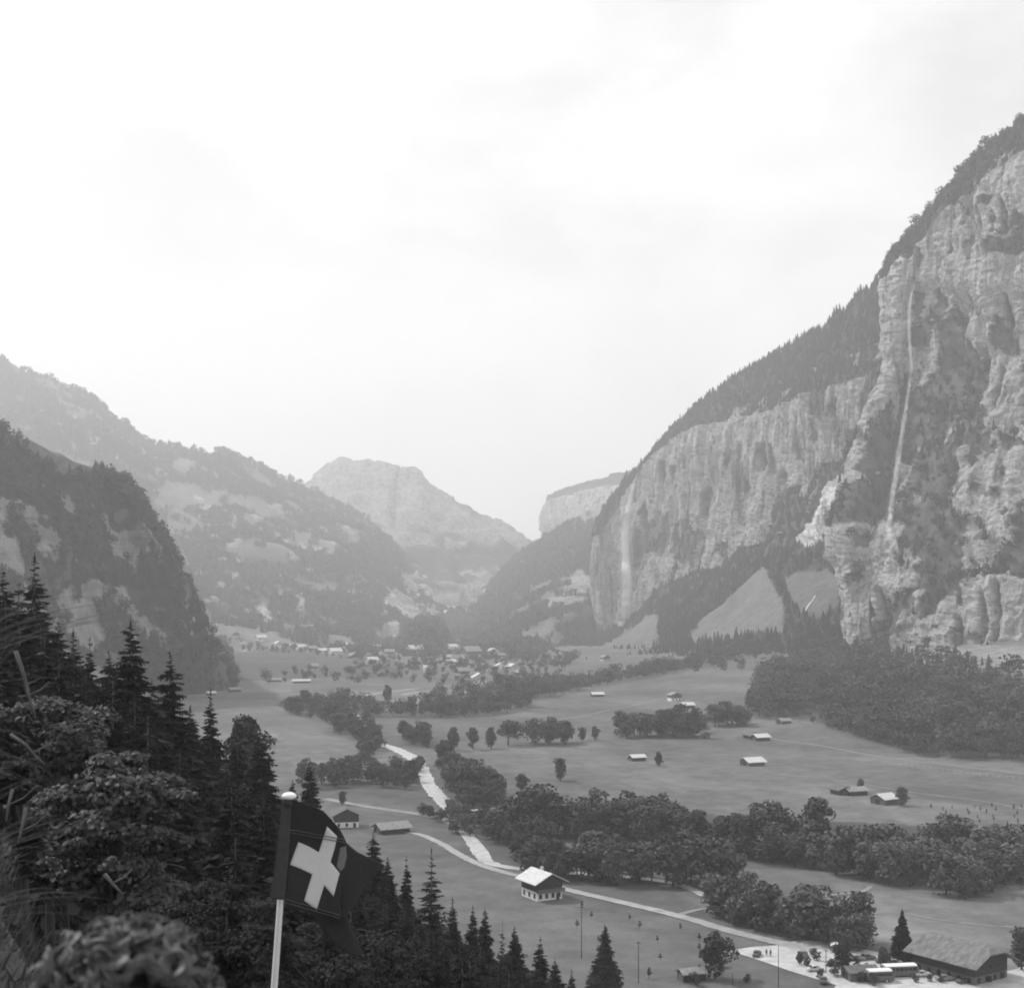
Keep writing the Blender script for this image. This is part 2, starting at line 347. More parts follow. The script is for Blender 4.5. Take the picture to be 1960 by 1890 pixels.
_inst = {}
def inst_group(coll):
    if coll.name in _inst: return _inst[coll.name]
    g = bpy.data.node_groups.new('stand_of_' + coll.name, 'GeometryNodeTree')
    g.interface.new_socket('Geometry', in_out='INPUT', socket_type='NodeSocketGeometry'); g.interface.new_socket('Geometry', in_out='OUTPUT', socket_type='NodeSocketGeometry')
    i, o = g.nodes.new('NodeGroupInput'), g.nodes.new('NodeGroupOutput')
    m2p = g.nodes.new('GeometryNodeMeshToPoints'); iop = g.nodes.new('GeometryNodeInstanceOnPoints'); ci = g.nodes.new('GeometryNodeCollectionInfo')
    ci.inputs['Collection'].default_value = coll; ci.inputs['Separate Children'].default_value = True; ci.inputs['Reset Children'].default_value = True
    def att(n, typ):
        a = g.nodes.new('GeometryNodeInputNamedAttribute'); a.data_type = typ; a.inputs['Name'].default_value = n; return a.outputs['Attribute']
    g.links.new(i.outputs[0], m2p.inputs['Mesh']); g.links.new(m2p.outputs[0], iop.inputs['Points']); g.links.new(ci.outputs[0], iop.inputs['Instance'])
    iop.inputs['Pick Instance'].default_value = True
    g.links.new(att('idx', 'INT'), iop.inputs['Instance Index']); g.links.new(att('scl', 'FLOAT_VECTOR'), iop.inputs['Scale'])
    cx = g.nodes.new('ShaderNodeCombineXYZ'); g.links.new(att('rot', 'FLOAT'), cx.inputs[2]); e2r = g.nodes.new('FunctionNodeEulerToRotation'); g.links.new(cx.outputs[0], e2r.inputs[0]); g.links.new(e2r.outputs[0], iop.inputs['Rotation'])
    g.links.new(iop.outputs[0], o.inputs[0]); _inst[coll.name] = g; return g
def stand(name, pts, coll, hmin, hmax, label, cat='forest', wide=(0.85, 1.2)):
    pts = np.asarray(pts, float); n = len(pts); me = bpy.data.meshes.new(name); me.vertices.add(n); me.vertices.foreach_set('co', pts.astype(np.float32).ravel())
    h = rng.uniform(hmin, hmax, n) * (1 + 0.24 * rng.normal(size=n)).clip(0.45, 1.6); wd = h * rng.uniform(*wide, n)
    a = me.attributes.new('scl', 'FLOAT_VECTOR', 'POINT'); a.data.foreach_set('vector', np.stack([wd, wd, h], 1).astype(np.float32).ravel())
    a = me.attributes.new('rot', 'FLOAT', 'POINT'); a.data.foreach_set('value', rng.uniform(0, 6.28, n).astype(np.float32))
    a = me.attributes.new('idx', 'INT', 'POINT'); a.data.foreach_set('value', rng.integers(0, len(coll.objects), n).astype(np.int32))
    o = bpy.data.objects.new(name, me); COL.objects.link(o); md = o.modifiers.new('stand', 'NODES'); md.node_group = inst_group(coll)
    return tag(o, label, cat, kind='stuff')

# low tree shapes of unit height for stands that are far off
def far_spruce(seed):
    r = np.random.default_rng(seed); V, Fc = [], []
    tiers = 7
    for k in range(tiers):
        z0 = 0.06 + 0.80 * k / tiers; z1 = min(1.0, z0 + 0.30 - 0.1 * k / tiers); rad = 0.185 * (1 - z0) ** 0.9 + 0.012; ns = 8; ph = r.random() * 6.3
        n = len(V); V.append((r.normal() * .006, r.normal() * .006, z1))
        for j in range(ns * 2):
            rr = rad * (r.uniform(0.8, 1.2) if j % 2 == 0 else r.uniform(0.45, 0.7)); an = ph + math.pi * j / ns
            V.append((rr * math.cos(an), rr * math.sin(an), z0 + (0.0 if j % 2 == 0 else 0.04) + r.normal() * 0.01))
        for j in range(ns * 2): Fc.append((n, n + 1 + j, n + 1 + (j + 1) % (ns * 2)))
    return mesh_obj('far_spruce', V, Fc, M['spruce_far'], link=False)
def far_leafy(seed, mat_='leaf_far', nl=110, sz=0.13):
    r = np.random.default_rng(seed); V, Fc = [], []
    lob = [(r.normal() * .13, r.normal() * .13, r.uniform(0.35, 0.78), r.uniform(0.16, 0.27)) for _ in range(6)]
    for i in range(nl):
        l = lob[r.integers(6)]; d = r.normal(size=3); d /= np.linalg.norm(d); p = np.array(l[:3]) + d * l[3] * r.uniform(0.75, 1.05) * np.array([1, 1, 0.95])
        p[2] = max(p[2], 0.1); nn = d + r.normal(size=3) * 0.5; nn /= np.linalg.norm(nn); a = np.cross(nn, r.normal(size=3)); a /= np.linalg.norm(a); b = np.cross(nn, a); s = sz * r.uniform(0.6, 1.2)
        n = len(V); V += [tuple(p + s * (a * math.cos(q) + b * math.sin(q)) * r.uniform(.4, .6)) for q in (0, 1.2, 2.5, 3.8, 5.0)]; Fc.append(tuple(range(n, n + 5)))
    n = len(V); V += [(.02, 0, 0), (-.02, .0, 0), (0, .02, 0.5)]; Fc.append((n, n + 1, n + 2))
    return mesh_obj('far_leafy_tree', V, Fc, M[mat_], link=False)
def collection(name, objs):
    c = bpy.data.collections.new(name)
    for o in objs: c.objects.link(o)
    return c
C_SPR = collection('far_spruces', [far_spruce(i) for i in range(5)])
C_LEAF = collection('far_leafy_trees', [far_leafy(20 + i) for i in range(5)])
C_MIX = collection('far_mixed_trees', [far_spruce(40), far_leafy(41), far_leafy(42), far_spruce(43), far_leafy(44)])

def warp(px, py, W, a, s, seed=0):
    return px + a * fbm(W[..., 0] / s, W[..., 1] / s, W[..., 2] / s + seed, 4), py + a * fbm(W[..., 0] / s, W[..., 1] / s, W[..., 2] / s + seed + 50, 4)
def paint(base, wx, wy, polys):
    for poly, v in polys: base[inpoly(wx, wy, poly)] = v
    return base

# --- the long cliff with the tall waterfall, right of the valley head
sky_ = [(1168,1015,3500),(1137,1022,2950),(1160,968,2880),(1218,905,2800),(1286,824,2680),(1356,760,2520),(1440,706,2370),(1550,645,2180),(1625,590,2050),(1700,532,1900),(1830,460,1750)]
top_ = [(1168,1035,3450),(1138,1035,2880),(1172,985,2820),(1226,908,2700),(1290,834,2560),(1370,806,2380),(1460,788,2200),(1560,752,2000),(1640,727,1880),(1710,700,1790),(1830,660,1650)]
tp2_ = [(1168,1060,3450),(1138,1060,2872),(1172,1012,2812),(1225,940,2692),(1290,870,2552),(1370,840,2370),(1460,820,2190),(1560,785,1990),(1640,765,1870),(1710,745,1780),(1830,700,1640)]
mid_ = [(1165,1115,3450),(1138,1115,2870),(1172,1105,2795),(1222,1080,2685),(1290,1010,2545),(1370,970,2365),(1455,930,2185),(1555,890,1985),(1635,880,1865),(1700,880,1770),(1830,880,1640)]
bot_ = [(1170,1212,3400),(1149,1212,2850),(1175,1206,2780),(1215,1186,2665),(1285,1120,2510),(1370,1085,2320),(1455,1045,2140),(1540,1015,1950),(1620,1025,1830),(1700,1030,1740),(1830,1030,1600)]
tal_ = [(1150,1245,3200),(1125,1245,2480),(1150,1242,2400),(1200,1232,2290),(1265,1206,2150),(1350,1176,2000),(1430,1152,1860),(1520,1140,1720),(1610,1150,1610),(1700,1160,1540),(1830,1170,1450)]
fot_ = [(1060,1290,2700),(1060,1290,2050),(1100,1292,1950),(1150,1297,1850),(1225,1300,1720),(1320,1296,1620),(1420,1290,1550),(1520,1290,1490),(1610,1290,1430),(1700,1300,1380),(1830,1320,1300)]
bck_ = [(x, y + 60, D + 700) for x, y, D in sky_]
ROCK_PALE = [(1600, 905), (1628, 912), (1612, 950), (1590, 1000), (1572, 1035), (1548, 1052), (1528, 1040), (1550, 1010), (1565, 985), (1580, 940)]
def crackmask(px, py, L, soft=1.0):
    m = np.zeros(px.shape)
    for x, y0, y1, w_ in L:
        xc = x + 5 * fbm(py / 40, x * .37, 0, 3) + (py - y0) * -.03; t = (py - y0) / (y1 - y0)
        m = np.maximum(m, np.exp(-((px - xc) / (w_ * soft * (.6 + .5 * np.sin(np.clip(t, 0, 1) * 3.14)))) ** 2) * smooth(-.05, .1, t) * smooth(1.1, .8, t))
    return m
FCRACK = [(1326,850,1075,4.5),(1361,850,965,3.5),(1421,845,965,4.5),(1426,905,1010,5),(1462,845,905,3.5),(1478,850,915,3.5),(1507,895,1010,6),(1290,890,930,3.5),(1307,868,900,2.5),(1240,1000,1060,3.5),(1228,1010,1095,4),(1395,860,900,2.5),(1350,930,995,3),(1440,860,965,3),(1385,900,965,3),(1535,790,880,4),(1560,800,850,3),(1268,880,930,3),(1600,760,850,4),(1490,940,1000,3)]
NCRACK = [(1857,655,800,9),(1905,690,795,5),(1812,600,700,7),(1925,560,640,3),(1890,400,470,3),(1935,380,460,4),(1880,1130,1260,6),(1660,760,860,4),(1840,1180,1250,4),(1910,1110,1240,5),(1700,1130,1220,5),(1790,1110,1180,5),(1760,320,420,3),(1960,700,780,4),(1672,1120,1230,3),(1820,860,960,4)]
def far_cover(px, py, W, V, T):
    wx, wy = warp(px, py, W, 9, 45); rock = np.zeros(px.shape); nz_ = fbm(W[..., 0] / 60, W[..., 1] / 60, W[..., 2] / 110, 4)
    rock[(V > 2.0) & (V < 5.0)] = 1.0
    rock[(V > 1.7) & (V <= 2) & (nz_ > 0.25)] = 0.8
    veg = lambda poly, thr: rock.__setitem__(inpoly(wx, wy, poly) & (nz_ > thr), 0.12)
    veg([(1235,955),(1330,1010),(1345,1050),(1330,1060),(1225,990)], -.1); veg([(1300,1000),(1420,1060),(1430,1110),(1280,1130)], 0.0)
    veg([(1480,980),(1560,900),(1620,870),(1660,880),(1660,1000),(1560,1040),(1440,1075)], -.45)
    veg([(1225,960),(1300,1000),(1330,1060),(1240,1060)], .2); veg([(1540,740),(1700,690),(1720,860),(1600,880)], .12)
    veg([(1615,820),(1645,815),(1650,860),(1615,850)], -2)
    wx2, wy2 = warp(px, py, W, 3.5, 25, 3); rock[inpoly(wx2, wy2, ROCK_PALE)] = 1.0
    mead = np.zeros(px.shape)
    cone = [([(1068, 1276), (1150, 1236), (1200, 1204), (1252, 1172), (1260, 1180), (1257, 1236), (1185, 1256), (1110, 1276)], 1), ([(1298, 1232), (1345, 1180), (1400, 1131), (1466, 1080), (1478, 1116), (1506, 1165), (1496, 1200), (1420, 1226)], 1), ([(1496, 1105), (1580, 1082), (1608, 1105), (1604, 1155), (1562, 1180), (1530, 1172)], .8)]
    paint(mead, wx2, wy2, cone); rock[mead > 0.5] = 0
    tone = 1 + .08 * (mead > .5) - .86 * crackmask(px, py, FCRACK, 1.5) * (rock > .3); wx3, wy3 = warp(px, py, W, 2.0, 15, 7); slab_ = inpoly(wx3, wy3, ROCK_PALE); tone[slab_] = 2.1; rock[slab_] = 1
    tree = (1 - rock) * (mead < 0.5) * (V > 0.9)
    return dict(rock=rock, mead=mead, tone=tone, tree=tree)
def plates(q, n, e=.72):
    q = q * n; f = np.floor(q); return (f + smooth(e, 1, q - f)) / n
def cliff_disp(amp, zs=150, xs=26):
    def f(W, V, T, rock, px, py):
        x, y, z = W[..., 0], W[..., 1], W[..., 2]; wz = z / zs
        flute = ridged(x / 46, y / 46, wz * 0.35, 4); big = fbm(x / 110, y / 110, z / 260, 3); ledge = fbm(x / 120, y / 120, z / 30, 2); crag = fbm(x / 13, y / 13, z / 60, 3)
        pil = plates(fbm(x / 38, y / 38, z / 260, 4, .6), 4) + .5 * plates(fbm(x / 15, y / 15, z / 90 + 9, 3, .6), 3)
        return (rock * (0.3 * flute + 0.55 * pil + 0.12 * crag + 0.05 * ledge) + 0.75 * big + 0.12 * crag) * amp
    return f
L_FAR = loft('far_cliff', [bck_, sky_, top_, tp2_, mid_, bot_, tal_, fot_], 2.4, lambda W, V, T, rock, px, py: cliff_disp(16)(W, V, T, rock, px, py) - 7 * crackmask(px, py, FCRACK, 1.4) * (rock > .3), far_cover)

# --- the near cliff at the right edge
nsk = [(1760,520,2000),(1697,513,1640),(1737,458,1600),(1792,396,1560),(1852,322,1500),(1917,268,1450),(1990,215,1400),(2200,60,1300),(2600,-250,1150)]
ntp = [(1760,540,1990),(1699,530,1615),(1765,478,1560),(1832,402,1500),(1892,352,1430),(1947,308,1390),(2010,270,1350),(2200,150,1250),(2600,-100,1100)]
nt2 = [(1760,560,1990),(1699,570,1605),(1757,560,1555),(1822,520,1490),(1882,480,1425),(1945,450,1385),(2010,430,1345),(2200,350,1240),(2600,150,1095)]
num = [(1760,700,1980),(1698,690,1590),(1750,700,1545),(1812,700,1485),(1872,690,1420),(1940,680,1375),(2010,665,1335),(2200,640,1220),(2600,600,1080)]
nmd = [(1740,860,1960),(1648,860,1560),(1718,870,1505),(1790,875,1440),(1862,875,1385),(1940,870,1335),(2010,870,1290),(2200,870,1180),(2600,900,1050)]
nlo = [(1690,1060,1900),(1604,1060,1505),(1680,1060,1450),(1760,1070,1395),(1842,1070,1340),(1930,1080,1290),(2010,1090,1250),(2200,1110,1140),(2600,1150,1000)]
nbs = [(1690,1235,1850),(1612,1235,1450),(1670,1250,1400),(1750,1267,1345),(1832,1280,1285),(1920,1305,1235),(2010,1335,1200),(2200,1400,1090),(2600,1500,950)]
nft = [(1680,1300,1700),(1590,1296,1330),(1660,1310,1280),(1740,1326,1225),(1822,1345,1170),(1920,1370,1120),(2010,1405,1080),(2200,1500,980),(2600,1650,850)]
nbk = [(x, y + 60, D + 500) for x, y, D in nsk]
def near_cover(px, py, W, V, T):
    wx, wy = warp(px, py, W, 16, 55); wx2, wy2 = warp(px, py, W, 5, 20, 4)
    nz_ = fbm(W[..., 0] / 45, W[..., 1] / 45, W[..., 2] / 60, 5, 0.6); nf = fbm(W[..., 0] / 12, W[..., 1] / 12, W[..., 2] / 16, 3)
    rock = np.where((V > 2.0) & (V < 7.05), 1.0, 0.0); rock[(V > 1.6) & (V <= 2) & (nz_ > 0.2)] = 1
    def veg(poly, thr, val=0.1): rock[inpoly(wx, wy, poly) & (nz_ + 0.35 * nf > thr)] = val
    veg([(1735,640),(1800,600),(1850,700),(1868,780),(1960,850),(1980,870),(1850,860),(1845,950),(1900,1040),(1700,1010),(1640,900),(1700,760)], -0.42)
    veg([(1640,860),(1720,840),(1730,1000),(1640,1010),(1600,1000)], -0.05); veg([(1700,1000),(1850,980),(1990,1080),(1990,1110),(1850,1110),(1740,1240),(1700,1200),(1740,1100)], -0.08)
    veg([(1850,880),(1990,880),(1990,1060),(1850,1040)], 0.28); veg([(1700,430),(1850,360),(1960,400),(1960,480),(1760,520)], 0.22)
    veg([(1730,560),(1840,550),(1845,600),(1800,600),(1760,650)], 0.1); veg([(1600,1160),(1720,1170),(1740,1260),(1600,1250)], 0.1); veg([(1740,1200),(1980,1200),(1980,1320),(1740,1280)], 0.25)
    rock[(nz_ > 0.55)] = 0.1
    rock[inpoly(wx2, wy2, [(1690,540),(1742,560),(1735,700),(1705,860),(1700,700)])] = 0.9
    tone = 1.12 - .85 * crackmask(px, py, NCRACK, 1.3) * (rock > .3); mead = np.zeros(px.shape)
    mead[(V > 7.0)] = 0.5; rock[(V > 7.0) & (nz_ > -.3)] = .7
    tree = (rock < 0.5) * np.where((V > 2) & (V < 7), 0.55, 1.0) * (V > 0.85)
    return dict(rock=rock, mead=mead, tone=tone, tree=tree)
def near_disp(W, V, T, rock, px, py):
    x, y, z = W[..., 0], W[..., 1], W[..., 2]
    x2, z2 = x + 0.55 * z, z - 0.25 * x                                     # beds dip to the left
    slab = fbm(x2 / 85, y / 85, z2 / 38, 3, 0.5); ver = ridged(x / 42, y / 42, z / 190, 4); crag = fbm((x + .4 * z) / 12, y / 12, (z - .3 * x) / 20, 4, 0.6); big = fbm(x / 150, y / 150, z / 170, 3)
    hollow = -24 * np.exp(-(((px - 1815) / 30) ** 2 + ((py - 590) / 34) ** 2)) - 14 * np.exp(-(((px - 1862) / 12) ** 2 + ((py - 665) / 60) ** 2))
    gully = -9 * crackmask(px, py, NCRACK, 1.6)
    sl1 = plates(slab, 3.5); sl2 = plates(fbm(x2 / 34, y / 34, z2 / 18 + 5, 2, .5), 3); pl = plates(fbm(x / 34, y / 34, z / 150, 3), 3)
    return gully + rock * (2.6 * sl1 + 1.0 * sl2 + 7 * pl + 3.2 * ver + 1.0 * ridged(x2 / 15, y / 15, z2 / 8, 3)) + 20 * big * smooth(0.8, 2.2, V) + 2.0 * crag + hollow * (V > 2)
L_NEAR = loft('near_cliff', [nbk, nsk, ntp, nt2, num, nmd, nlo, nbs, nft], 2.3, near_disp, near_cover)

# --- wooded spur on the left
sp = [[(-120,800,1100),(0,835,1130),(70,850,1160),(140,878,1180),(205,905,1200),(250,930,1215),(240,960,1500)],
      [(-120,860,1080),(0,880,1120),(75,895,1150),(150,915,1175),(220,935,1205),(276,965,1225),(250,980,1500)],
      [(-120,960,1060),(0,965,1110),(85,975,1140),(165,990,1175),(245,1005,1210),(312,1022,1240),(290,1030,1550)],
      [(-120,1060,1030),(0,1060,1090),(95,1065,1130),(185,1070,1170),(270,1078,1215),(346,1086,1260),(320,1090,1550)],
      [(-120,1150,1000),(0,1150,1070),(100,1152,1120),(200,1155,1165),(295,1158,1215),(374,1152,1280),(350,1155,1600)],
      [(-120,1230,980),(0,1230,1050),(110,1228,1105),(215,1225,1155),(315,1222,1210),(394,1206,1295),(370,1210,1600)],
      [(-120,1290,950),(0,1290,1030),(115,1285,1090),(225,1280,1145),(335,1275,1205),(430,1250,1310),(400,1255,1600)],
      [(-120,1400,900),(0,1390,980),(120,1370,1060),(235,1350,1130),(345,1335,1210),(446,1322,1330),(430,1310,1600)]]
sp = [[(x - 8, y, D) for x, y, D in row] for row in sp]
sp = [[(x, y + 30, D + 260) for x, y, D in sp[0]]] + sp
def spur_cover(px, py, W, V, T):
    wx, wy = warp(px, py, W, 15, 35); nz_ = fbm(W[..., 0] / 30, W[..., 1] / 30, W[..., 2] / 42, 4)
    rock = np.zeros(px.shape)
    for poly, thr in [([(-120,930),(60,960),(130,1060),(160,1200),(60,1230),(-120,1230)], -0.05), ([(130,960),(300,1000),(350,1110),(330,1150),(250,1080),(130,1040)], 0.22), ([(150,1120),(400,1120),(420,1260),(150,1230)], 0.12), ([(-120,870),(200,960),(180,1000),(-120,960)], .3)]:
        rock[inpoly(wx, wy, poly) & (nz_ > thr)] = 0.85
    mead = np.zeros(px.shape); mead[inpoly(wx, wy, [(40,820),(130,850),(220,900),(150,915),(80,880),(30,850)]) ] = 0.9; mead[nz_ < -0.5] = 0.7
    return dict(rock=rock, mead=mead, tone=1 + 0 * px, tree=(rock < .5) * (mead < .5) * (V > 0.7))
L_SPUR = loft('wooded_spur', sp, 4, lambda W, V, T, rock, px, py: 9 * fbm(W[..., 0] / 70, W[..., 1] / 70, W[..., 2] / 70, 4) + rock * 4 * fbm(W[..., 0] / 14, W[..., 1] / 14, W[..., 2] / 40, 3), spur_cover)

# --- the long shoulder behind the village
m2 = [[(-120,650,3700),(60,712,3700),(145,742,3700),(215,792,3700),(288,846,3750),(345,852,3750),(385,868,3750),(430,864,3750),(475,888,3800),(560,928,3850),(640,962,3850),(705,994,3800),(755,1042,3750),(795,1090,3700),(832,1118,3650),(847,1150,3600),(830,1170,4200)],
      [(-120,760,3400),(60,790,3400),(150,812,3400),(225,850,3400),(298,892,3450),(355,905,3450),(395,915,3450),(440,920,3450),(485,935,3500),(565,965,3550),(640,1000,3550),(702,1030,3500),(752,1070,3450),(792,1108,3450),(828,1134,3450),(847,1168,3450),(835,1185,4100)],
      [(-120,900,3100),(60,910,3100),(155,925,3100),(235,945,3100),(308,965,3100),(365,985,3150),(410,995,3150),(455,1005,3150),(500,1015,3200),(570,1035,3250),(640,1055,3250),(700,1078,3250),(750,1106,3250),(788,1134,3300),(822,1156,3300),(846,1186,3350),(835,1200,4000)],
      [(-120,1050,2800),(60,1050,2800),(160,1055,2800),(240,1062,2800),(315,1070,2850),(375,1080,2850),(420,1090,2850),(465,1095,2900),(510,1100,2900),(575,1112,2950),(640,1125,2950),(700,1142,3000),(748,1160,3050),(785,1178,3050),(818,1192,3100),(844,1206,3200),(835,1215,3900)],
      [(-120,1160,2500),(60,1160,2500),(160,1160,2550),(245,1165,2550),(320,1165,2600),(385,1165,2600),(430,1170,2600),(475,1178,2600),(520,1185,2620),(580,1195,2650),(640,1205,2650),(698,1215,2700),(745,1222,2750),(780,1226,2800),(812,1228,2850),(842,1230,3000),(835,1235,3800)],
      [(-120,1280,2000),(60,1280,2000),(160,1280,2050),(245,1280,2050),(325,1278,2050),(390,1276,2050),(435,1275,2050),(480,1274,2080),(525,1272,2100),(585,1270,2130),(640,1268,2150),(696,1264,2200),(742,1262,2250),(776,1260,2300),(808,1256,2400),(840,1254,2600),(835,1250,3700)]]
m2 = [[(x, y, D + 700 * (1 - k / 5.0)) for x, y, D in row] for k, row in enumerate(m2)]
m2 = [[(x, y + 40, D + 500) for x, y, D in m2[0]]] + m2
def m2_cover(px, py, W, V, T):
    wx, wy = warp(px, py, W, 18, 160); wx2, wy2 = warp(px, py, W, 6, 60, 2); nz_ = fbm(W[..., 0] / 170, W[..., 1] / 170, W[..., 2] / 120, 5, 0.6)
    rock = np.zeros(px.shape); mead = np.zeros(px.shape)
    for poly, thr in [([(285,930),(345,960),(380,1060),(340,1050),(300,1000)], -.1), ([(330,870),(480,940),(640,985),(700,1030),(640,1075),(520,1040),(380,1000),(300,960)], 0.02), ([(360,1040),(560,1060),(600,1120),(480,1110),(370,1100)], 0.22)]:
        mead[inpoly(wx, wy, poly) & (nz_ > thr)] = 1.0
    nf = fbm(W[..., 0] / 60, W[..., 1] / 60, W[..., 2] / 40, 3); mead[(nz_ > 0.36)] = 0.9; mead[(nf + .5 * nz_ > 0.40)] = .8; rock[(nf - .3 * nz_ > 0.52) & (V > 1.5)] = .8
    for poly, thr in [([(735,1110),(790,1090),(845,1120),(850,1180),(790,1190),(745,1215),(720,1160)], -0.3), ([(1600,0),(1601,0),(1600,1)], 0)]:
        rock[inpoly(wx2, wy2, poly) & (nz_ > thr)] = 1.0
    rock[inpoly(wx2, wy2, [(490,1150),(520,1165),(530,1190),(505,1185)])] = .9; rock[inpoly(wx2, wy2, [(560,1150),(578,1160),(582,1185),(566,1180)])] = .9
    vil = inpoly(wx2, wy2, [(390,1165),(470,1190),(600,1235),(740,1270),(330,1285),(330,1150)]); mead[vil & ((nf > -.28) | (py > 1225))] = 1
    mead[inpoly(wx2, wy2, [(570,1190),(660,1215),(760,1215),(760,1230),(650,1240),(560,1205)]) & (nz_ > -.1)] = 1
    tone = np.ones(px.shape) * np.where(mead > .5, 1.25, 1.0); tone[rock > .5] = 1.15
    return dict(rock=rock, mead=mead, tone=tone, tree=(rock < .5) * (mead < .5) * (V > 0.8))
L_M2 = loft('village_mountain', m2, 5, lambda W, V, T, rock, px, py: (26 * fbm(W[..., 0] / 260, W[..., 1] / 260, W[..., 2] / 260, 5) + rock * 14 * fbm(W[..., 0] / 40, W[..., 1] / 40, W[..., 2] / 60, 4)) * smooth(7.0, 5.6, V) , m2_cover)

# --- hazy peak in the valley head
pk = [[(480,985,8600),(560,955,8400),(612,930,8000),(628,900,7900),(655,886,7900),(700,892,7900),(732,892,7900),(748,905,7900),(782,912,7800),(840,950,7700),(905,990,7600),(962,1014,7500),(985,1035,7500),(1010,1068,7500),(1060,1110,7600)],
      [(480,1040,7900),(560,1010,7800),(612,985,7500),(632,960,7400),(658,950,7400),(700,950,7400),(735,950,7400),(755,955,7400),(790,962,7300),(845,990,7200),(905,1020,7200),(962,1042,7200),(985,1060,7200),(1010,1085,7200),(1060,1120,7300)],
      [(480,1120,7000),(560,1100,7000),(612,1080,6800),(640,1070,6700),(665,1065,6700),(705,1065,6700),(740,1065,6700),(765,1068,6700),(800,1072,6700),(850,1085,6700),(905,1100,6700),(960,1110,6800),(985,1118,6900),(1010,1125,6900),(1060,1140,7000)],
      [(480,1220,5600),(560,1215,5600),(612,1210,5500),(650,1205,5400),(680,1200,5400),(715,1200,5400),(750,1200,5400),(780,1200,5400),(815,1200,5400),(858,1200,5400),(905,1200,5500),(955,1200,5600),(985,1200,5600),(1010,1200,5600),(1060,1200,5600)]]
pk = [[(x, y, D * .72) for x, y, D in row] for row in pk]
pk = [[(x, y + 30, D + 500) for x, y, D in pk[0]]] + pk
def pk_cover(px, py, W, V, T):
    nz_ = fbm(W[..., 0] / 300, W[..., 1] / 300, W[..., 2] / 180, 5, 0.6); wx, wy = warp(px, py, W, 10, 200)
    rock = smooth(-0.25, 0.25, nz_ + 0.35 - 0.55 * smooth(1.6, 3.2, V)); rock = np.where(inpoly(wx, wy, [(840,1060),(885,1050),(900,1075),(850,1085)]), 1, rock)
    return dict(rock=rock, mead=0.3 * np.ones(px.shape), tone=0.9 + 0 * px, tree=0 * px)
L_PK = loft('valley_head_peak', pk, 5, lambda W, V, T, rock, px, py: 60 * ridged(W[..., 0] / 600, W[..., 1] / 600, W[..., 2] / 900, 5) * smooth(0.9, 1.8, V) * 0.8 + 8 * fbm(W[..., 0] / 70, W[..., 1] / 70, W[..., 2] / 70, 3) + 22 * ridged(W[..., 0] / 160, W[..., 1] / 160, W[..., 2] / 260, 4), pk_cover, straight=True)

# --- far bluff on the right of the valley head and the slope below it
bf = [[(1050,945,7300),(1046,948,5900),(1049,944,5850),(1105,928,5500)][:0] + [(1052,945,7300),(1046,950,5900),(1060,940,5700),(1105,928,5500),(1155,912,5300),(1215,893,5100),(1330,860,4900)],
      [(1052,970,7300),(1045,968,5880),(1062,956,5660),(1106,946,5450),(1157,935,5250),(1220,925,5050),(1330,900,4800)],
      [(1048,1020,7300),(1039,1020,5850),(1058,1012,5600),(1104,1000,5380),(1156,985,5150),(1220,975,4900),(1330,960,4600)],
      [(1030,1060,7000),(1015,1060,5400),(1040,1060,5200),(1095,1050,4900),(1150,1040,4700),(1220,1030,4400),(1330,1020,4200)],
      [(980,1160,6500),(950,1160,4600),(1000,1160,4400),(1070,1160,4200),(1140,1160,4000),(1220,1160,3800),(1330,1160,3600)]]
bf = [[(x, y, D * .86) for x, y, D in row] for row in bf]
bf = [[(x, y + 20, D + 400) for x, y, D in bf[0]]] + bf
L_BF = loft('far_bluff', bf, 5, lambda W, V, T, rock, px, py: rock * 16 * ridged(W[..., 0] / 90, W[..., 1] / 90, W[..., 2] / 500, 4) + 10 * fbm(W[..., 0] / 120, W[..., 1] / 120, W[..., 2] / 120, 4),
            lambda px, py, W, V, T: dict(rock=np.where((V > 1.8) & (V < 3.05), 1.0, 0.1), mead=0.4 + 0 * px, tone=1.15 + 0 * px, tree=0 * px), straight=True)
sl = [[(840,1215,4600),(855,1180,4900),(905,1142,5000),(955,1100,5000),(1000,1056,5000),(1060,1018,4900),(1130,995,4700),(1220,970,4300)],
      [(845,1225,4200),(868,1198,4400),(920,1165,4400),(972,1128,4400),(1020,1092,4300),(1078,1062,4200),(1145,1045,4000),(1225,1030,3800)],
      [(850,1238,3400),(885,1218,3500),(938,1195,3500),(992,1168,3450),(1040,1142,3400),(1095,1122,3300),(1152,1110,3200),(1230,1100,3100)],
      [(860,1252,2800),(900,1240,2800),(955,1225,2800),(1005,1205,2800),(1055,1188,2750),(1105,1175,2900),(1155,1170,3300),(1232,1170,3500)],
      [(880,1285,2000),(920,1282,2000),(975,1280,2000),(1020,1278,2000),(1065,1276,2250),(1112,1276,2750),(1160,1276,3300),(1232,1276,3500)]]
sl = [[(x, y, D * (1 - .16 * max(0, min(1, (D - 2000) / 2500)))) for x, y, D in row] for row in sl]
sl = [[(x - 10, y + 20, D + 400) for x, y, D in sl[0]]] + sl
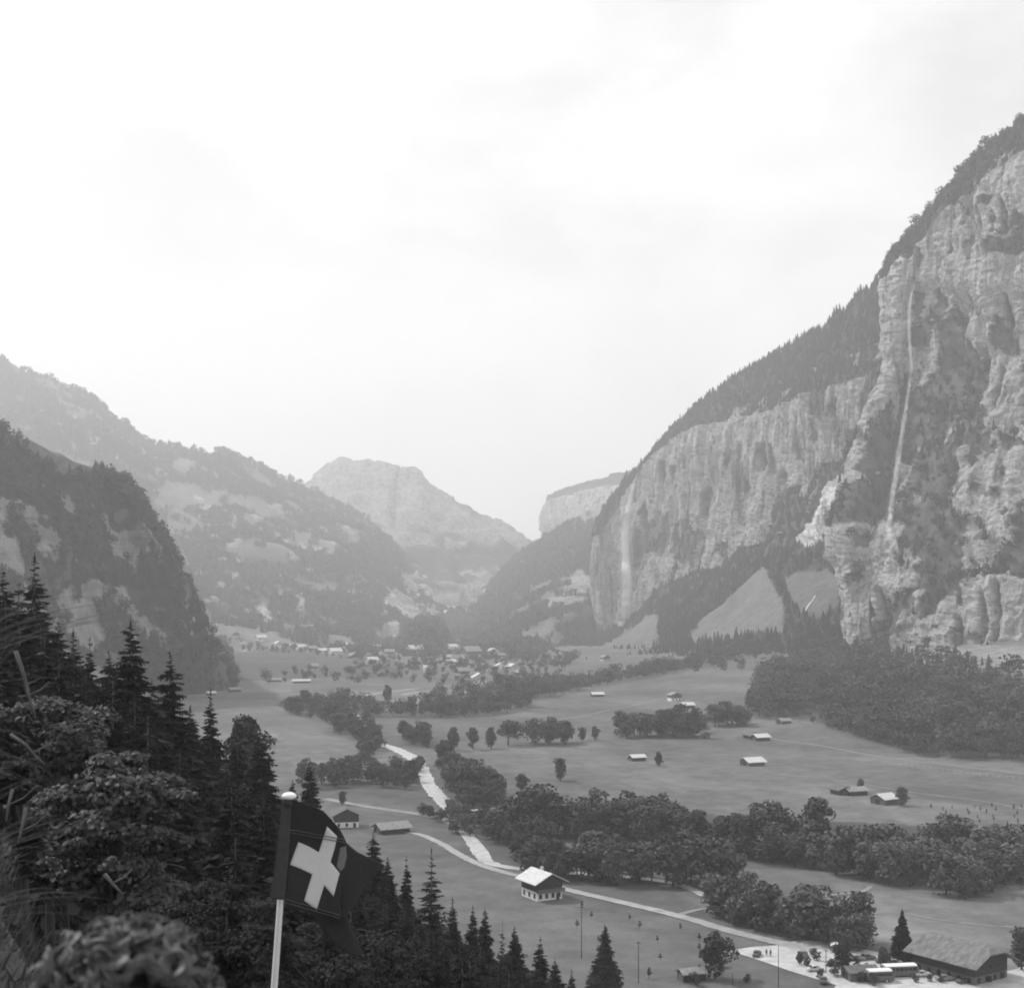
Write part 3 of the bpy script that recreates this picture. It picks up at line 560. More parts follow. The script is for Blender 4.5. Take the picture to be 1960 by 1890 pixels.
def sl_cover(px, py, W, V, T):
    wx, wy = warp(px, py, W, 8, 110); nz_ = fbm(W[..., 0] / 110, W[..., 1] / 110, W[..., 2] / 90, 5, .6); rock = np.zeros(px.shape); mead = np.zeros(px.shape)
    rock[inpoly(wx, wy, [(1105,1085),(1142,1075),(1142,1125),(1120,1155),(1080,1160),(1040,1165),(1080,1135)]) & (nz_ > -.25)] = 1
    mead[inpoly(wx, wy, [(985,1218),(1040,1190),(1130,1160),(1145,1175),(1080,1195),(1000,1225)])] = 1; mead[inpoly(wx, wy, [(900,1275),(960,1240),(1090,1205),(1100,1230),(1000,1262)]) & (nz_ > 0.12)] = 1
    mead[(nz_ > 0.38) & (V < 3.4)] = 0.8
    return dict(rock=rock, mead=mead, tone=np.where(rock > .5, .95, 1.15), tree=(rock < .5) * (mead < .5) * (V > 0.9))
L_SL = loft('side_valley_slope', sl, 4, lambda W, V, T, rock, px, py: 12 * fbm(W[..., 0] / 150, W[..., 1] / 150, W[..., 2] / 150, 4) * smooth(5.9, 4.6, V), sl_cover)
kn = [[(758,1250,3200),(768,1225,3000),(782,1204,3000),(800,1194,3000),(822,1192,3000),(842,1204,3000),(856,1226,3000),(864,1252,3100)],
      [(758,1255,2700),(766,1238,2600),(782,1222,2550),(802,1214,2520),(824,1214,2520),(844,1224,2550),(858,1240,2600),(866,1256,2700)],
      [(758,1272,2200),(768,1272,2150),(784,1272,2100),(804,1272,2080),(826,1272,2080),(846,1272,2100),(860,1272,2150),(868,1272,2200)]]
kn = [[(x, y + 20, D + 200) for x, y, D in kn[0]]] + kn
L_KN = loft('wooded_knoll', kn, 4, lambda W, V, T, rock, px, py: 4 * fbm(W[..., 0] / 60, W[..., 1] / 60, W[..., 2] / 60, 3), lambda px, py, W, V, T: dict(rock=0 * px, mead=0 * px, tone=1 + 0 * px, tree=1.0 * (V > .8)))

# --- stands of trees too many to count
def sparse(pts, f): return pts[rng.random(len(pts)) < f]
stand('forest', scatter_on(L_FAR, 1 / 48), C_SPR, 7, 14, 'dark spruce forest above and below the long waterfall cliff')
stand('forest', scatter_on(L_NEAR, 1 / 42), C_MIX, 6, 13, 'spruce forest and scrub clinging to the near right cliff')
stand('forest', scatter_on(L_SPUR, 1 / 34), C_MIX, 7, 12, 'mixed forest covering the steep spur at left', wide=(.9, 1.3))
stand('forest', scatter_on(L_M2, 1 / 110), C_MIX, 10, 18, 'hazy forest on the broad mountain behind the village')
stand('forest', scatter_on(L_SL, 1 / 120), C_MIX, 10, 18, 'hazy forest on the slope below the far bluff')
stand('forest', scatter_on(L_KN, 1 / 110), C_LEAF, 14, 20, 'rounded wooded knoll at the end of the village')

# ------------------------------------------------------------------ the air
def haze():
    m = bpy.data.materials.new('valley_haze'); m.use_nodes = True; t = m.node_tree; t.nodes.clear()
    o = N('ShaderNodeOutputMaterial', t); v = N('ShaderNodeVolumePrincipled', t); v.inputs['Density'].default_value = 1.7e-4
    v.inputs['Color'].default_value = (0.995, 0.995, 0.995, 1); v.inputs['Anisotropy'].default_value = 0.3; t.links.new(v.outputs[0], o.inputs['Volume'])
    b = MB().box(-7000, 7000, -600, 6700, -140, 1150); o_ = b.build('haze', m); tag(o_, 'thin pale haze filling the valley air', 'haze', kind='stuff')
haze()

# ------------------------------------------------------------------ finding the surface seen at a point of the photograph
from mathutils.bvhtree import BVHTree
def bvh_of(objs):
    V, P, n = [], [], 0
    for o in objs:
        me = o.data; a = np.empty(len(me.vertices) * 3, np.float32); me.vertices.foreach_get('co', a); f = np.empty(len(me.loops), np.int32); me.loops.foreach_get('vertex_index', f)
        V.append(a.reshape(-1, 3)); P.append(f.reshape(-1, 4) + n); n += len(me.vertices)
    return BVHTree.FromPolygons(np.concatenate(V).tolist(), np.concatenate(P).tolist())
_ground = bpy.data.objects['ground']
BV = bvh_of([_ground, L_M2['obj'], L_SL['obj'], L_KN['obj'], L_FAR['obj'], L_NEAR['obj']])
def hit(x, y, d0=150.0):
    d = Vector(((x - CX) / F, 1, (YH - y) / F)); o = d * d0; h = BV.ray_cast(o, d.normalized())[0]
    return h if h is not None else o
def down(X, Y, top=900):
    h = BV.ray_cast(Vector((X, Y, top)), Vector((0, 0, -1)))[0]; return h if h is not None else Vector((X, Y, float(G(X, Y))))
def px_of(p): return CX + F * p[0] / p[1], YH - F * p[2] / p[1]
def fill_px(poly, spacing, d0=150, jitter=1.0, maxn=9999):
    """feet spread through a region outlined on the photograph, at an even spacing on the land"""
    P = np.array(poly, float); (x0, y0), (x1, y1) = P.min(0), P.max(0); pts, cand = [], 0
    n = int(min(60000, 40 * (x1 - x0) * (y1 - y0) / 4)); cell = {}
    xs, ys = rng.uniform(x0, x1, n), rng.uniform(y0, y1, n); ok = inpoly(xs, ys, poly); miss = 0
    for x, y in zip(xs[ok], ys[ok]):
        p = hit(x, y, d0); sp_ = spacing * (1 + 0.25 * jitter * (rng.random() - .5)); c = (int(p.x // spacing), int(p.y // spacing)); bad = False
        for i in (-1, 0, 1):
            for j in (-1, 0, 1):
                for q in cell.get((c[0] + i, c[1] + j), ()):
                    if (q.x - p.x) ** 2 + (q.y - p.y) ** 2 < sp_ * sp_: bad = True; break
                if bad: break
            if bad: break
        if bad:
            miss += 1
            if miss > 900: break
            continue
        miss = 0; cell.setdefault(c, []).append(p); pts.append(p)
        if len(pts) >= maxn: break
    return pts

# ------------------------------------------------------------------ roads, paths, river
def path_pts(px_pts, n=8, d0=150):
    P = [hit(x, y, d0) for x, y in px_pts]; A = np.array([[p.x, p.y] for p in P]); t = np.linspace(0, len(P) - 1, (len(P) - 1) * n + 1)
    B = catmull(np.c_[A, np.zeros(len(A))], t)[:, :2]; return B
def ribbon(name, px_pts, width, m, dz, kind='structure', n=14, ragged=0.06, across=5, d0=150, label=None):
    B = path_pts(px_pts, n, d0); T = np.gradient(B, axis=0); T /= np.linalg.norm(T, axis=1)[:, None] + 1e-9; Nn = np.stack([-T[:, 1], T[:, 0]], 1)
    wd = np.interp(np.linspace(0, 1, len(B)), np.linspace(0, 1, len(width)), width) if hasattr(width, '__len__') else np.full(len(B), width)
    V = []; k = across
    for i, (b, q, ww) in enumerate(zip(B, Nn, wd)):
        e0, e1 = [1 + ragged * 3 * perlin(i * .35 + 40 * s, s * 7.1) for s in (0, 1)]
        for j in range(k):
            s = -1 + 2 * j / (k - 1); s = s * (e0 if s < 0 else e1); p = b + q * ww / 2 * s; V.append((p[0], p[1], down(p[0], p[1], 200).z + dz))
    i = (np.arange(len(B) - 1)[:, None] * k + np.arange(k - 1)[None]).ravel(); Fq = np.stack([i, i + 1, i + k + 1, i + k], 1)
    return tag(mesh_obj(name, V, Fq, m, smooth_=True), label, kind=kind)
def patch_px(name, poly, m, dz, cell=1.2):
    P = [hit(x, y) for x, y in poly]; q = [(p.x, p.y) for p in P]; bm = bmesh.new(); vs = [bm.verts.new((a, b, 0)) for a, b in q]; bm.faces.new(vs)
    bmesh.ops.triangulate(bm, faces=bm.faces[:])
    for _ in range(4): bmesh.ops.subdivide_edges(bm, edges=[e for e in bm.edges if e.calc_length() > cell * 2], cuts=1)
    bmesh.ops.triangulate(bm, faces=bm.faces[:])
    for v in bm.verts: v.co.z = down(v.co.x, v.co.y, 200).z + dz
    me = bpy.data.meshes.new(name); bm.to_mesh(me); bm.free(); me.materials.append(m); o = bpy.data.objects.new(name, me); COL.objects.link(o); return tag(o, kind='structure')
def water_mat():
    m = mat('milky_river_water', 0.50, 0.35, 0.15, 0.5, bump=0.12, spec=0.6); return m
M['water'] = water_mat()
ribbon('road', [(764, 1592), (800, 1596), (840, 1612), (880, 1636), (920, 1655), (960, 1668), (1000, 1678), (1050, 1692), (1100, 1706), (1200, 1729), (1300, 1753), (1400, 1782), (1460, 1797), (1500, 1806), (1560, 1818)], [2.8, 3.4, 3.9, 4.6], M['road'], 0.16, n=16, ragged=.11)
ribbon('road', [(622, 1528), (660, 1536), (700, 1543), (740, 1549), (790, 1556), (840, 1566), (866, 1576)], [4.6, 4.2, 4.0], M['path'], 0.14)
ribbon('road', [(655, 1345), (680, 1337), (703, 1330), (725, 1326), (760, 1322), (790, 1318)], [6, 5], M['road'], 0.2)
ribbon('path', [(1250, 1752), (1300, 1750), (1330, 1742), (1352, 1738)][1:], [2.2, 1.6], M['path'], 0.13)
ribbon('path', [(1535, 1720), (1600, 1712), (1650, 1706), (1668, 1695)], [1.2, 1.6], M['path'], 0.14)
ribbon('path', [(640, 1500), (680, 1496), (740, 1490), (790, 1488)], [2.0, 2.0], M['path'], 0.14)
ribbon('path', [(1470, 1412), (1560, 1425), (1680, 1447), (1800, 1462), (1960, 1480)], [2.0, 2.0], M['path'], 0.15)
ribbon('path', [(770, 1330), (820, 1322), (860, 1321), (930, 1330)], [5, 4], M['road'], 0.18)
ribbon('river', [(672, 1352), (684, 1372), (695, 1392), (712, 1412), (728, 1424), (752, 1431), (780, 1444), (800, 1460), (812, 1480), (822, 1503), (840, 1524), (858, 1540), (874, 1562), (890, 1590), (904, 1612), (920, 1636), (940, 1652), (990, 1662), (1060, 1668), (1130, 1673), (1200, 1678), (1280, 1688), (1318, 1699), (1355, 1716), (1400, 1728), (1460, 1742), (1530, 1765), (1600, 1785)], [3, 4, 6, 7, 8, 6.5, 7, 8, 5, 4.5, 4.5, 4, 4, 3.5, 3, 3, 4, 4], M['water'], 0.13, n=12, ragged=0.14)
patch_px('gravel_yard', [(1394, 1819), (1440, 1812), (1486, 1809), (1500, 1801), (1552, 1800), (1600, 1806), (1680, 1822), (1745, 1836), (1760, 1862), (1860, 1876), (1960, 1850), (1990, 1850), (1990, 1960), (1560, 1960), (1600, 1885), (1512, 1858), (1440, 1833)], M['gravel'], 0.12)
patch_px('gravel_bank', [(902, 1600), (914, 1606), (936, 1632), (944, 1650), (920, 1648), (906, 1632)], M['gravel'], 0.22)
patch_px('gravel_bank', [(806, 1474), (816, 1480), (838, 1508), (862, 1540), (846, 1540), (822, 1516), (806, 1494)], M['gravel'], 0.24)

# ------------------------------------------------------------------ near and middle-distance trees
def crown_quads(C, A, B, jit=0.0, r=None):
    """leaf-sized kites: centre arrays C, half axes A (long) and B (short)"""
    n = len(C); V = np.empty((n, 4, 3)); V[:, 0] = C - A; V[:, 1] = C - 0.15 * A + B; V[:, 2] = C + A; V[:, 3] = C - 0.15 * A - B
    return V.reshape(-1, 3), np.arange(n * 4).reshape(n, 4)
def unit(v): return v / (np.linalg.norm(v, axis=-1, keepdims=True) + 1e-9)
def make_spruce(seed, whorls=30, nb=8, steps=8, R=0.165, gap=0.0, leafw=0.26):
    r = np.random.default_rng(seed); C, A, B = [], [], []; zs = 0.06 + 0.93 * (np.linspace(0, 1, whorls) ** 0.92)
    for z in zs:
        if r.random() < gap: continue
        rad = R * ((1 - z) ** 0.85 + 0.015) * r.uniform(0.78, 1.18) * (0.75 if z < 0.12 else 1); n_ = max(4, int(nb * (0.6 + 0.5 * (1 - z)))); ph = r.random() * 6.3
        for k in range(n_):
            an = ph + 6.283 * k / n_ + r.normal() * 0.2; L = rad * r.uniform(0.65, 1.2); zz = z + r.normal() * 0.008; d = np.array([math.cos(an), math.sin(an), 0]); sd = np.array([-d[1], d[0], 0])
            rise = 0.45 * z - 0.15; st = max(3, int(steps * (0.45 + 0.55 * L / R)))
            for s in (np.arange(st) + 0.5) / st:
                p = d * L * s + np.array([0, 0, zz + L * (rise * s - 0.42 * s * s + 0.18 * s ** 4)]); w_ = L * (0.42 * (1 - s) + 0.14) * leafw / 0.26
                for sg in (-1, 1):
                    a = (sd * sg * r.uniform(.7, 1) + d * r.uniform(.25, .8) + np.array([0, 0, r.uniform(-.5, .05)])) * w_ * 0.6; a += 0
                    C.append(p + a * 0.9); A.append(a); b = np.cross(a, r.normal(size=3)); B.append(b / (np.linalg.norm(b) + 1e-9) * w_ * r.uniform(.16, .30))
                a = np.array([d[0] * .3, d[1] * .3, -r.uniform(.5, 1.0)]) * w_ * .55; C.append(p + a * .8); A.append(a); b = np.cross(a, r.normal(size=3)); B.append(b / (np.linalg.norm(b) + 1e-9) * w_ * .2)
    a0 = np.array([0, 0, .028]); C.append(np.array([0, 0, .985])); A.append(a0); B.append(np.array([.003, 0, 0]))
    V, Q = crown_quads(np.array(C), np.array(A), np.array(B))
    root = empty('spruce_tree', (0, 0, 0)); mesh_obj('crown', V, Q, M['spruce'], root)
    b = MB().tube([(0, 0, -0.04), (0, 0, 0.3), (0, 0, 0.98)], [0.012, 0.009, 0.001], 7)
    b.build('trunk', M['bark'], root, True); return root
def make_leafy(seed, n=1150, sz=0.034, shape=1.0, mat_='leaf', name='broadleaf_tree', squash=1.0, low=0.05, lobes=14, oval=False):
    r = np.random.default_rng(seed); lo = []
    for i in range(lobes):
        an, q = r.random() * 6.3, r.random() ** .6; z = r.uniform(low + .12, .84); env = math.sqrt(max(0.05, 1 - ((z - .5) / .46) ** 2)) * 0.26 * shape
        lo.append((env * q * math.cos(an), env * q * math.sin(an), z, r.uniform(.10, .17) * (1.15 - 0.3 * z) * shape))
    lo.append((0, 0, .5, .2 * shape)); lo += [(r.normal() * .015, r.normal() * .015, z_, q_ * shape) for z_, q_ in ((.22, .15), (.38, .2), (.55, .205), (.7, .17), (.84, .11))] * (4 if oval else 0); lo.append((r.normal() * .03, r.normal() * .03, .86, .11 * shape)); lo = np.array(lo)
    w_ = lo[:, 3] ** 2; ix = r.choice(len(lo), n, p=w_ / w_.sum()); d = unit(r.normal(size=(n, 3))); d[:, 2] = np.abs(d[:, 2]) * np.where(r.random(n) < .72, 1, -1)
    C = lo[ix, :3] + d * lo[ix, 3:4] * (r.uniform(.72, 1.08, (n, 1))); C[:, 2] = np.clip(C[:, 2], low * .7, 1.02)
    nn = unit(d + r.normal(size=(n, 3)) * .55); A = unit(np.cross(nn, r.normal(size=(n, 3)))); B = np.cross(nn, A); s = sz * r.uniform(.6, 1.3, (n, 1))
    V = np.stack([C + s * (A * math.cos(q) + B * math.sin(q)) * r.uniform(.6, 1.15, (n, 1)) for q in (0, 1.3, 2.5, 3.8, 5.1)], 1).reshape(-1, 3)
    root = empty(name, (0, 0, 0)); mesh_obj('crown', V, np.arange(n * 5).reshape(n, 5), M[mat_], root)
    b = MB(); b.tube([(0, 0, -.04), (r.normal() * .01, r.normal() * .01, .25), (0, 0, .62)], [.022, .016, .005], 7)
    for l in lo[:5]: b.tube([(0, 0, r.uniform(.15, .3)), tuple(l[:3] * np.array([.5, .5, 1]) * np.array([1, 1, .8])), tuple(l[:3])], [.010, .007, .002], 5, False)
    b.build('trunk', M['bark'], root, True); return root
SPR = [make_spruce(100 + i, 40, 10, 9, R=0.19 + 0.025 * (i % 3), gap=0.02 * (i % 2), leafw=.34) for i in range(6)]
SPR_THIN = [make_spruce(130, 30, 7, 8, R=0.15, gap=.12, leafw=.3), make_spruce(131, 30, 7, 8, R=0.15, gap=.1, leafw=.3)]
SPR_DENSE = make_spruce(140, 46, 13, 9, R=0.24, leafw=.38)
LEAFY = [make_leafy(200 + i, shape=0.92 + 0.12 * (i % 4), lobes=11 + i % 5) for i in range(8)]
COLM = [make_leafy(230 + i, shape=0.95, n=1300, low=0.04, lobes=4, oval=True) for i in range(3)]
PALE = [make_leafy(260 + i, shape=1.0 + 0.1 * (i % 3), lobes=12 + i % 4, mat_='leaf_pale') for i in range(5)]
ROUND = make_leafy(270, n=7000, sz=.0145, shape=.8, lobes=6, oval=True)
SHRUB = [make_leafy(240 + i, n=420, sz=0.06, shape=1.6, low=0.04, name='shrub', lobes=7) for i in range(3)]
SAPL = [make_leafy(250 + i, n=150, sz=0.06, shape=0.9, low=0.3, name='sapling', lobes=4) for i in range(2)]
_used = set()
def put(src, loc, h, label, group=None, cat='tree', wide=1.0, rz=None, name=None):
    o = src if id(src) not in _used else None
    rz = rng.uniform(0, 6.28) if rz is None else rz; s = (h * wide, h * wide, h)
    if o is None: o = copy_tree(src, loc, rz, s)
    else: o.location = loc; o.rotation_euler = (0, 0, rz); o.scale = s; _used.add(id(src))
    if 'group' in o and not group: del o['group']
    tag(o, label, cat, group); return o
pick = lambda L: L[int(rng.integers(len(L)))]

# spruces with their own outline against the valley (top x, top y, depth, label)
near_sp = [
 (66, 1062, 88, 0, 'tall black spruce against the pale rock at the far left edge of the photo', 1.25), (6, 1085, 80, 1, 'tall dark spruce cut by the left border of the photo', 1.2),
 (112, 1190, 92, 2, 'lower black spruce just right of the tallest one at far left', 1.2), (172, 1218, 105, 3, 'narrow pointed spruce in the gap before the big forked-looking spruce', .9),
 (250, 1186, 96, 4, 'broad shaggy spruce, highest point of the stand right of the rock slope', 1.2), (140, 1206, 98, 0, 'dark spruce filling the dip right of the lower black spruce', 1.3), (36, 1112, 76, 3, 'broad black spruce between the two tallest at far left', 1.5), (208, 1246, 112, 5, 'dark spruce tucked against the broad shaggy one, left side', 1.2), (290, 1300, 112, 1, 'lower spruce right of the broad shaggy one', 1.3), (364, 1350, 128, 4, 'low spruce right of the spruce by the far meadow', 1.3),
 (325, 1247, 108, 5, 'pointed spruce just left of the far flat meadow', 1.05),
 (403, 1318, 140, 0, 'slim spruce whose tip reaches into the far flat meadow', .95), (498, 1394, 135, 2, 'spruce on the right shoulder of the dark stand, above the flag', 1.2),
 (455, 1392, 150, 3, 'spruce in front of the round crown above the dark stand', 1.1), (592, 1456, 205, 1, 'dark spruce standing just right of the flagpole top', 1.1), (560, 1492, 200, 4, 'small dark spruce right behind the flagpole top', 1.2),
 (715, 1590, 170, 5, 'spruce with bare-looking tip below the pale barn roof, right of the flag', 1.1), (742, 1640, 165, 2, 'dark spruce showing past the outer tip of the flag', 1.1),
 (778, 1636, 160, 3, 'slender spruce between the flag and the tall gappy spruce', .75), (826, 1624, 150, 6, 'tall gappy spruce right of the flag with its thin crown over the meadow', 1.5),
 (866, 1716, 160, 0, 'short spruce at the right foot of the tall gappy spruce', 1.0), (905, 1732, 168, 1, 'left one of two close spruces at the meadow edge', .9), (928, 1736, 170, 4, 'right one of two close spruces at the meadow edge', .9),
 (962, 1762, 180, 7, 'thin spruce before the dark pointed one at the meadow edge', .9), (985, 1772, 185, 2, 'dark pointed spruce at the lower meadow edge', 1.1), (1034, 1790, 195, 3, 'pointed spruce near the bottom of the slope edge', 1.2),
 (1062, 1832, 200, 5, 'low spruce second from last along the slope edge', 1.2), (1094, 1852, 205, 0, 'last low spruce of the slope edge, by the bottom border', 1.1)]
_sp = SPR + SPR_THIN
for x, y, D, k, lab, wd in near_sp:
    p = at(x, y, D); g = float(G(p.x, p.y)); put(_sp[k], (p.x, p.y, g), p.z - g, lab, wide=wd)
p = hit(1158, 1900); q = at(1155, 1768, p.y); put(SPR[4], p, q.z - p.z, 'lone shaggy spruce on the meadow left of the dark hut', wide=1.25)
p = hit(1727, 1836); q = at(1727, 1737, p.y); put(SPR_DENSE, p, q.z - p.z, 'dense pointed spruce beside the large half-hipped farmhouse', wide=1.05)
p = at(470, 1350, 185); g = float(G(p.x, p.y)); put(ROUND, (p.x, p.y, g), p.z - g, 'round-topped pale crown rising behind the spruces above the flag', wide=.9)
# the body of the stand
OX = [-60, 0, 60, 110, 170, 250, 300, 350, 400, 440, 500, 540, 600, 640, 700, 750, 800, 850, 900, 1000, 1060, 1110]
OY = [1115, 1120, 1140, 1210, 1270, 1285, 1345, 1410, 1440, 1470, 1500, 1580, 1590, 1660, 1690, 1710, 1740, 1775, 1800, 1840, 1870, 1900]
def zone_s(x, Y):
    a = 'at the left border' if x < 130 else 'left of the round crown' if x < 430 else 'left of the flagpole' if x < 545 else 'behind the flag' if x < 720 else 'right of the flag' if x < 900 else 'at the lower right'
    b = ('low and near' if Y < 85 else 'in the middle depth' if Y < 150 else 'high at the back'); return 'dark spruce %s, in the mass %s' % (b, a), 'spruces %s, %s' % (a, b)
placed = []; tries = 0
while len(placed) < 135 and tries < 9000:
    tries += 1; Y = rng.uniform(48, 240); x = rng.uniform(-60, 1110); X = (x - CX) / F * Y
    if np.interp(Y, FY, FX) - X < 6 or any((X - a) ** 2 + (Y - b) ** 2 < 16 for a, b in placed): continue
    g = float(G(X, Y)); h = rng.uniform(13, 23); ymin = np.interp(x, OX, OY) + rng.uniform(0, 40); hm = (YH - ymin) / F * Y - g
    if hm < 7 or (x > 1000 and Y < 150): continue
    h = min(h, hm); placed.append((X, Y))
    put(pick(SPR), (X, Y, g), h, *zone_s(x, Y), wide=rng.uniform(1.0, 1.4))

extra = 0; tries = 0
while extra < 75 and tries < 9000:
    tries += 1; Y = rng.uniform(85, 235); x = rng.uniform(620, 1110); X = (x - CX) / F * Y
    if np.interp(Y, FY, FX) - X < 3 or any((X - a) ** 2 + (Y - b) ** 2 < 9 for a, b in placed): continue
    g = float(G(X, Y)); ymin = np.interp(x, OX, OY) - 8 + abs(rng.normal()) * 30; hm = (YH - ymin) / F * Y - g
    if hm < 7: continue
    placed.append((X, Y)); extra += 1; put(pick(SPR), (X, Y, g), min(rng.uniform(12, 20), hm), *zone_s(x, Y), wide=rng.uniform(1.1, 1.5))

# ---- broadleaf trees on the valley floor: belts and rows
nleaf = [0]
def belt(poly, spacing, hmin, hmax, label, group, src=LEAFY, cat='tree', wide=(1.05, 1.45), d0=150, spr=0.0, maxn=999):
    pts = fill_px(poly, spacing, d0, maxn=maxn)
    for p in pts:
        s = pick(SPR) if rng.random() < spr else pick(src); lb, gp = label, group
        if len(pts) > 22:
            f = (px_of(p)[0] - min(q[0] for q in poly)) / (max(q[0] for q in poly) - min(q[0] for q in poly)); k_ = int(min(3.99, max(0, f * 4))); t_ = ('left end', 'left half', 'right half', 'right end')[k_]; lb = label + ', ' + t_; gp = group + ', ' + t_
        put(s, p, rng.uniform(hmin, hmax) * (1 + .12 * rng.normal()), lb, gp, cat, wide=rng.uniform(*wide)); nleaf[0] += 1
belt([(1000, 1592), (1130, 1580), (1300, 1600), (1440, 1618), (1560, 1640), (1530, 1660), (1440, 1648), (1350, 1628), (1180, 1614), (1000, 1604)], 6.6, 7, 16, 'broadleaf tree in the dense belt crossing the middle meadow', 'trees of the long belt below the two barns')
belt([(1545, 1640), (1680, 1650), (1800, 1640), (1965, 1640), (1965, 1690), (1850, 1722), (1790, 1706), (1700, 1692), (1560, 1668)], 6.6, 6, 15, 'bushy tree in the light mass at right', 'bushy trees at the right end of the belt', src=PALE)
belt([(1000, 1660), (1100, 1672), (1210, 1680), (1330, 1688), (1330, 1697), (1180, 1695), (1070, 1688), (990, 1674)], 6.5, 9, 14, 'tree in the even row on the river bank behind the white-based chalet', 'bank trees behind the white-based chalet')
belt([(1310, 1680), (1400, 1690), (1400, 1712), (1350, 1712)], 9, 15, 18, 'large tree at the bend of the river below the belt', 'large trees at the river bend', maxn=4)
belt([(1370, 1735), (1430, 1740), (1500, 1765), (1570, 1790), (1640, 1805), (1655, 1820), (1590, 1812), (1500, 1795), (1420, 1775), (1365, 1752)], 5.2, 7, 13, 'bushy tree in the diagonal row between road and meadow', 'bushy trees along the road before the gravel yard', src=PALE)
belt([(702, 1482), (790, 1484), (802, 1502), (780, 1512), (700, 1500)], 8, 7, 10.5, 'tree in the clump left of the wide white river reach', 'clump left of the wide river reach')
belt([(850, 1470), (905, 1500), (950, 1530), (955, 1550), (905, 1550), (882, 1538), (862, 1508)], 8.5, 9, 15, 'tree in the tall clump right of the wide white river reach', 'clump right of the wide river reach')
belt([(915, 1580), (1000, 1592), (1080, 1645), (1050, 1664), (975, 1648), (925, 1600)], 8.5, 6, 12, 'tree in the wood between river and road bend', 'wood between river and road bend')
belt([(690, 1440), (708, 1438), (712, 1470), (695, 1470)], 8, 9, 12, 'tree beside the upper end of the visible river', 'trees at the upper end of the visible river', maxn=5)
belt([(765, 1408), (815, 1418), (815, 1430), (785, 1426)], 9, 10, 13, 'tree on the far bank above the river bend', 'trees above the river bend', maxn=8)
belt([(972, 1424), (1085, 1418), (1085, 1426), (972, 1428)], 9, 12, 16, 'tree in the clump in the middle of the meadow row', 'clump in the middle of the meadow row', maxn=12)
belt([(1185, 1408), (1345, 1400), (1345, 1412), (1185, 1414)], 9, 12, 18, 'tree in the long clump left of the small roofs', 'long clump in the meadow row', maxn=20)
belt([(1368, 1386), (1425, 1382), (1425, 1390), (1368, 1392)], 9, 12, 17, 'tree in the short clump right of the small roofs', 'short clump in the meadow row', maxn=7)
belt([(548, 1356), (640, 1364), (676, 1388), (682, 1418), (655, 1410), (620, 1380), (548, 1366)], 12, 10, 17, 'tree in the clump along the far river left of centre', 'far river clump', maxn=24)
belt([(570, 1500), (640, 1496), (680, 1490), (680, 1500), (600, 1512)], 8, 10, 13, 'tree in the low row above the bend of the dirt track', 'low row above the dirt track', maxn=9)
belt([(800, 1556), (850, 1566), (900, 1590), (880, 1600), (840, 1575)], 8, 3, 6, 'small bush beside the dirt track near the river', 'bushes at the end of the dirt track', src=SHRUB, cat='shrub', maxn=8)
belt([(700, 1368), (712, 1390), (724, 1408), (716, 1416), (700, 1398), (690, 1372)], 8, 6, 9, 'low tree on the right bank of the upper river', 'low trees on the right bank of the upper river', maxn=9)
belt([(676, 1398), (700, 1404), (718, 1424), (735, 1434), (722, 1438), (690, 1424)], 8, 7, 11, 'tree on the left bank of the upper river', 'trees on the left bank of the upper river', maxn=10)
belt([(795, 1462), (806, 1466), (814, 1480), (800, 1480)], 6, 5, 7, 'small tree at the neck of the river above its wide reach', 'small trees at the neck of the river', maxn=4)
belt([(1575, 1795), (1640, 1808), (1652, 1822), (1600, 1815)], 5, 6, 10, 'bushy tree at the right end of the diagonal row', 'bushy trees at the right end of the diagonal row', src=PALE, maxn=10)
singles = [(1072, 1494, 1448, 0, 'lone oval dark tree in the meadow left of a small barn'), (1260, 1466, 1436, 1, 'small round dark tree right of the small barn'), (998, 1525, 1478, 2, 'roundish tree left of the belt, standing in the meadow'), (960, 1516, 1488, 0, 'small tree between the river clump and the roundish meadow tree'),
  (868, 1436, 1388, 1, 'leftmost tree of the meadow row'), (906, 1434, 1390, 2, 'second tree of the meadow row from the left'), (940, 1432, 1388, 1, 'third tree of the meadow row from the left'), (1115, 1418, 1390, 0, 'narrow small tree in the gap of the meadow row'), (1139, 1416, 1388, 2, 'rounder small tree in the gap of the meadow row'),
  (741, 1345, 1308, 1, 'lone dark round tree before the pale far field'), (1329, 1412, 1352, 0, 'tall tree beside the white roofs in the meadow row'), (1647, 1516, 1488, 1, 'small tree behind the pair of dark barns'), (1727, 1542, 1505, 2, 'dark bushy tree against the right wall of the white-roofed barn'),
  (1614, 1864, 1795, 0, 'slender tree rising in front of the gravel yard'), (1691, 1852, 1808, 1, 'small forked tree before the spruce by the farmhouse'), (1368, 1872, 1778, 2, 'loose feathery tree standing behind the dark hut'), (1955, 1855, 1770, 0, 'dark tree cut by the right border beside the farmhouse'), (1530, 1845, 1818, 1, 'small bush-like tree on the gravel yard'),
  (1560, 1640, 1520, 2, 'tall tree standing out of the belt near its middle'), (655, 1540, 1512, 0, 'small tree above the dirt track')]
for x, yb, yt, k, lab in singles:
    p = hit(x, yb); h = (YH - yt) / F * p.y - p.z; put(COLM[k] if k < 2 else LEAFY[int(rng.integers(8))], p, h, lab, wide=1.15)
belt([(856, 1552), (880, 1560), (908, 1598), (893, 1606), (862, 1574)], 5, 5, 8, 'low tree hiding the river below the footbridge', 'low trees below the footbridge', src=PALE, maxn=10)
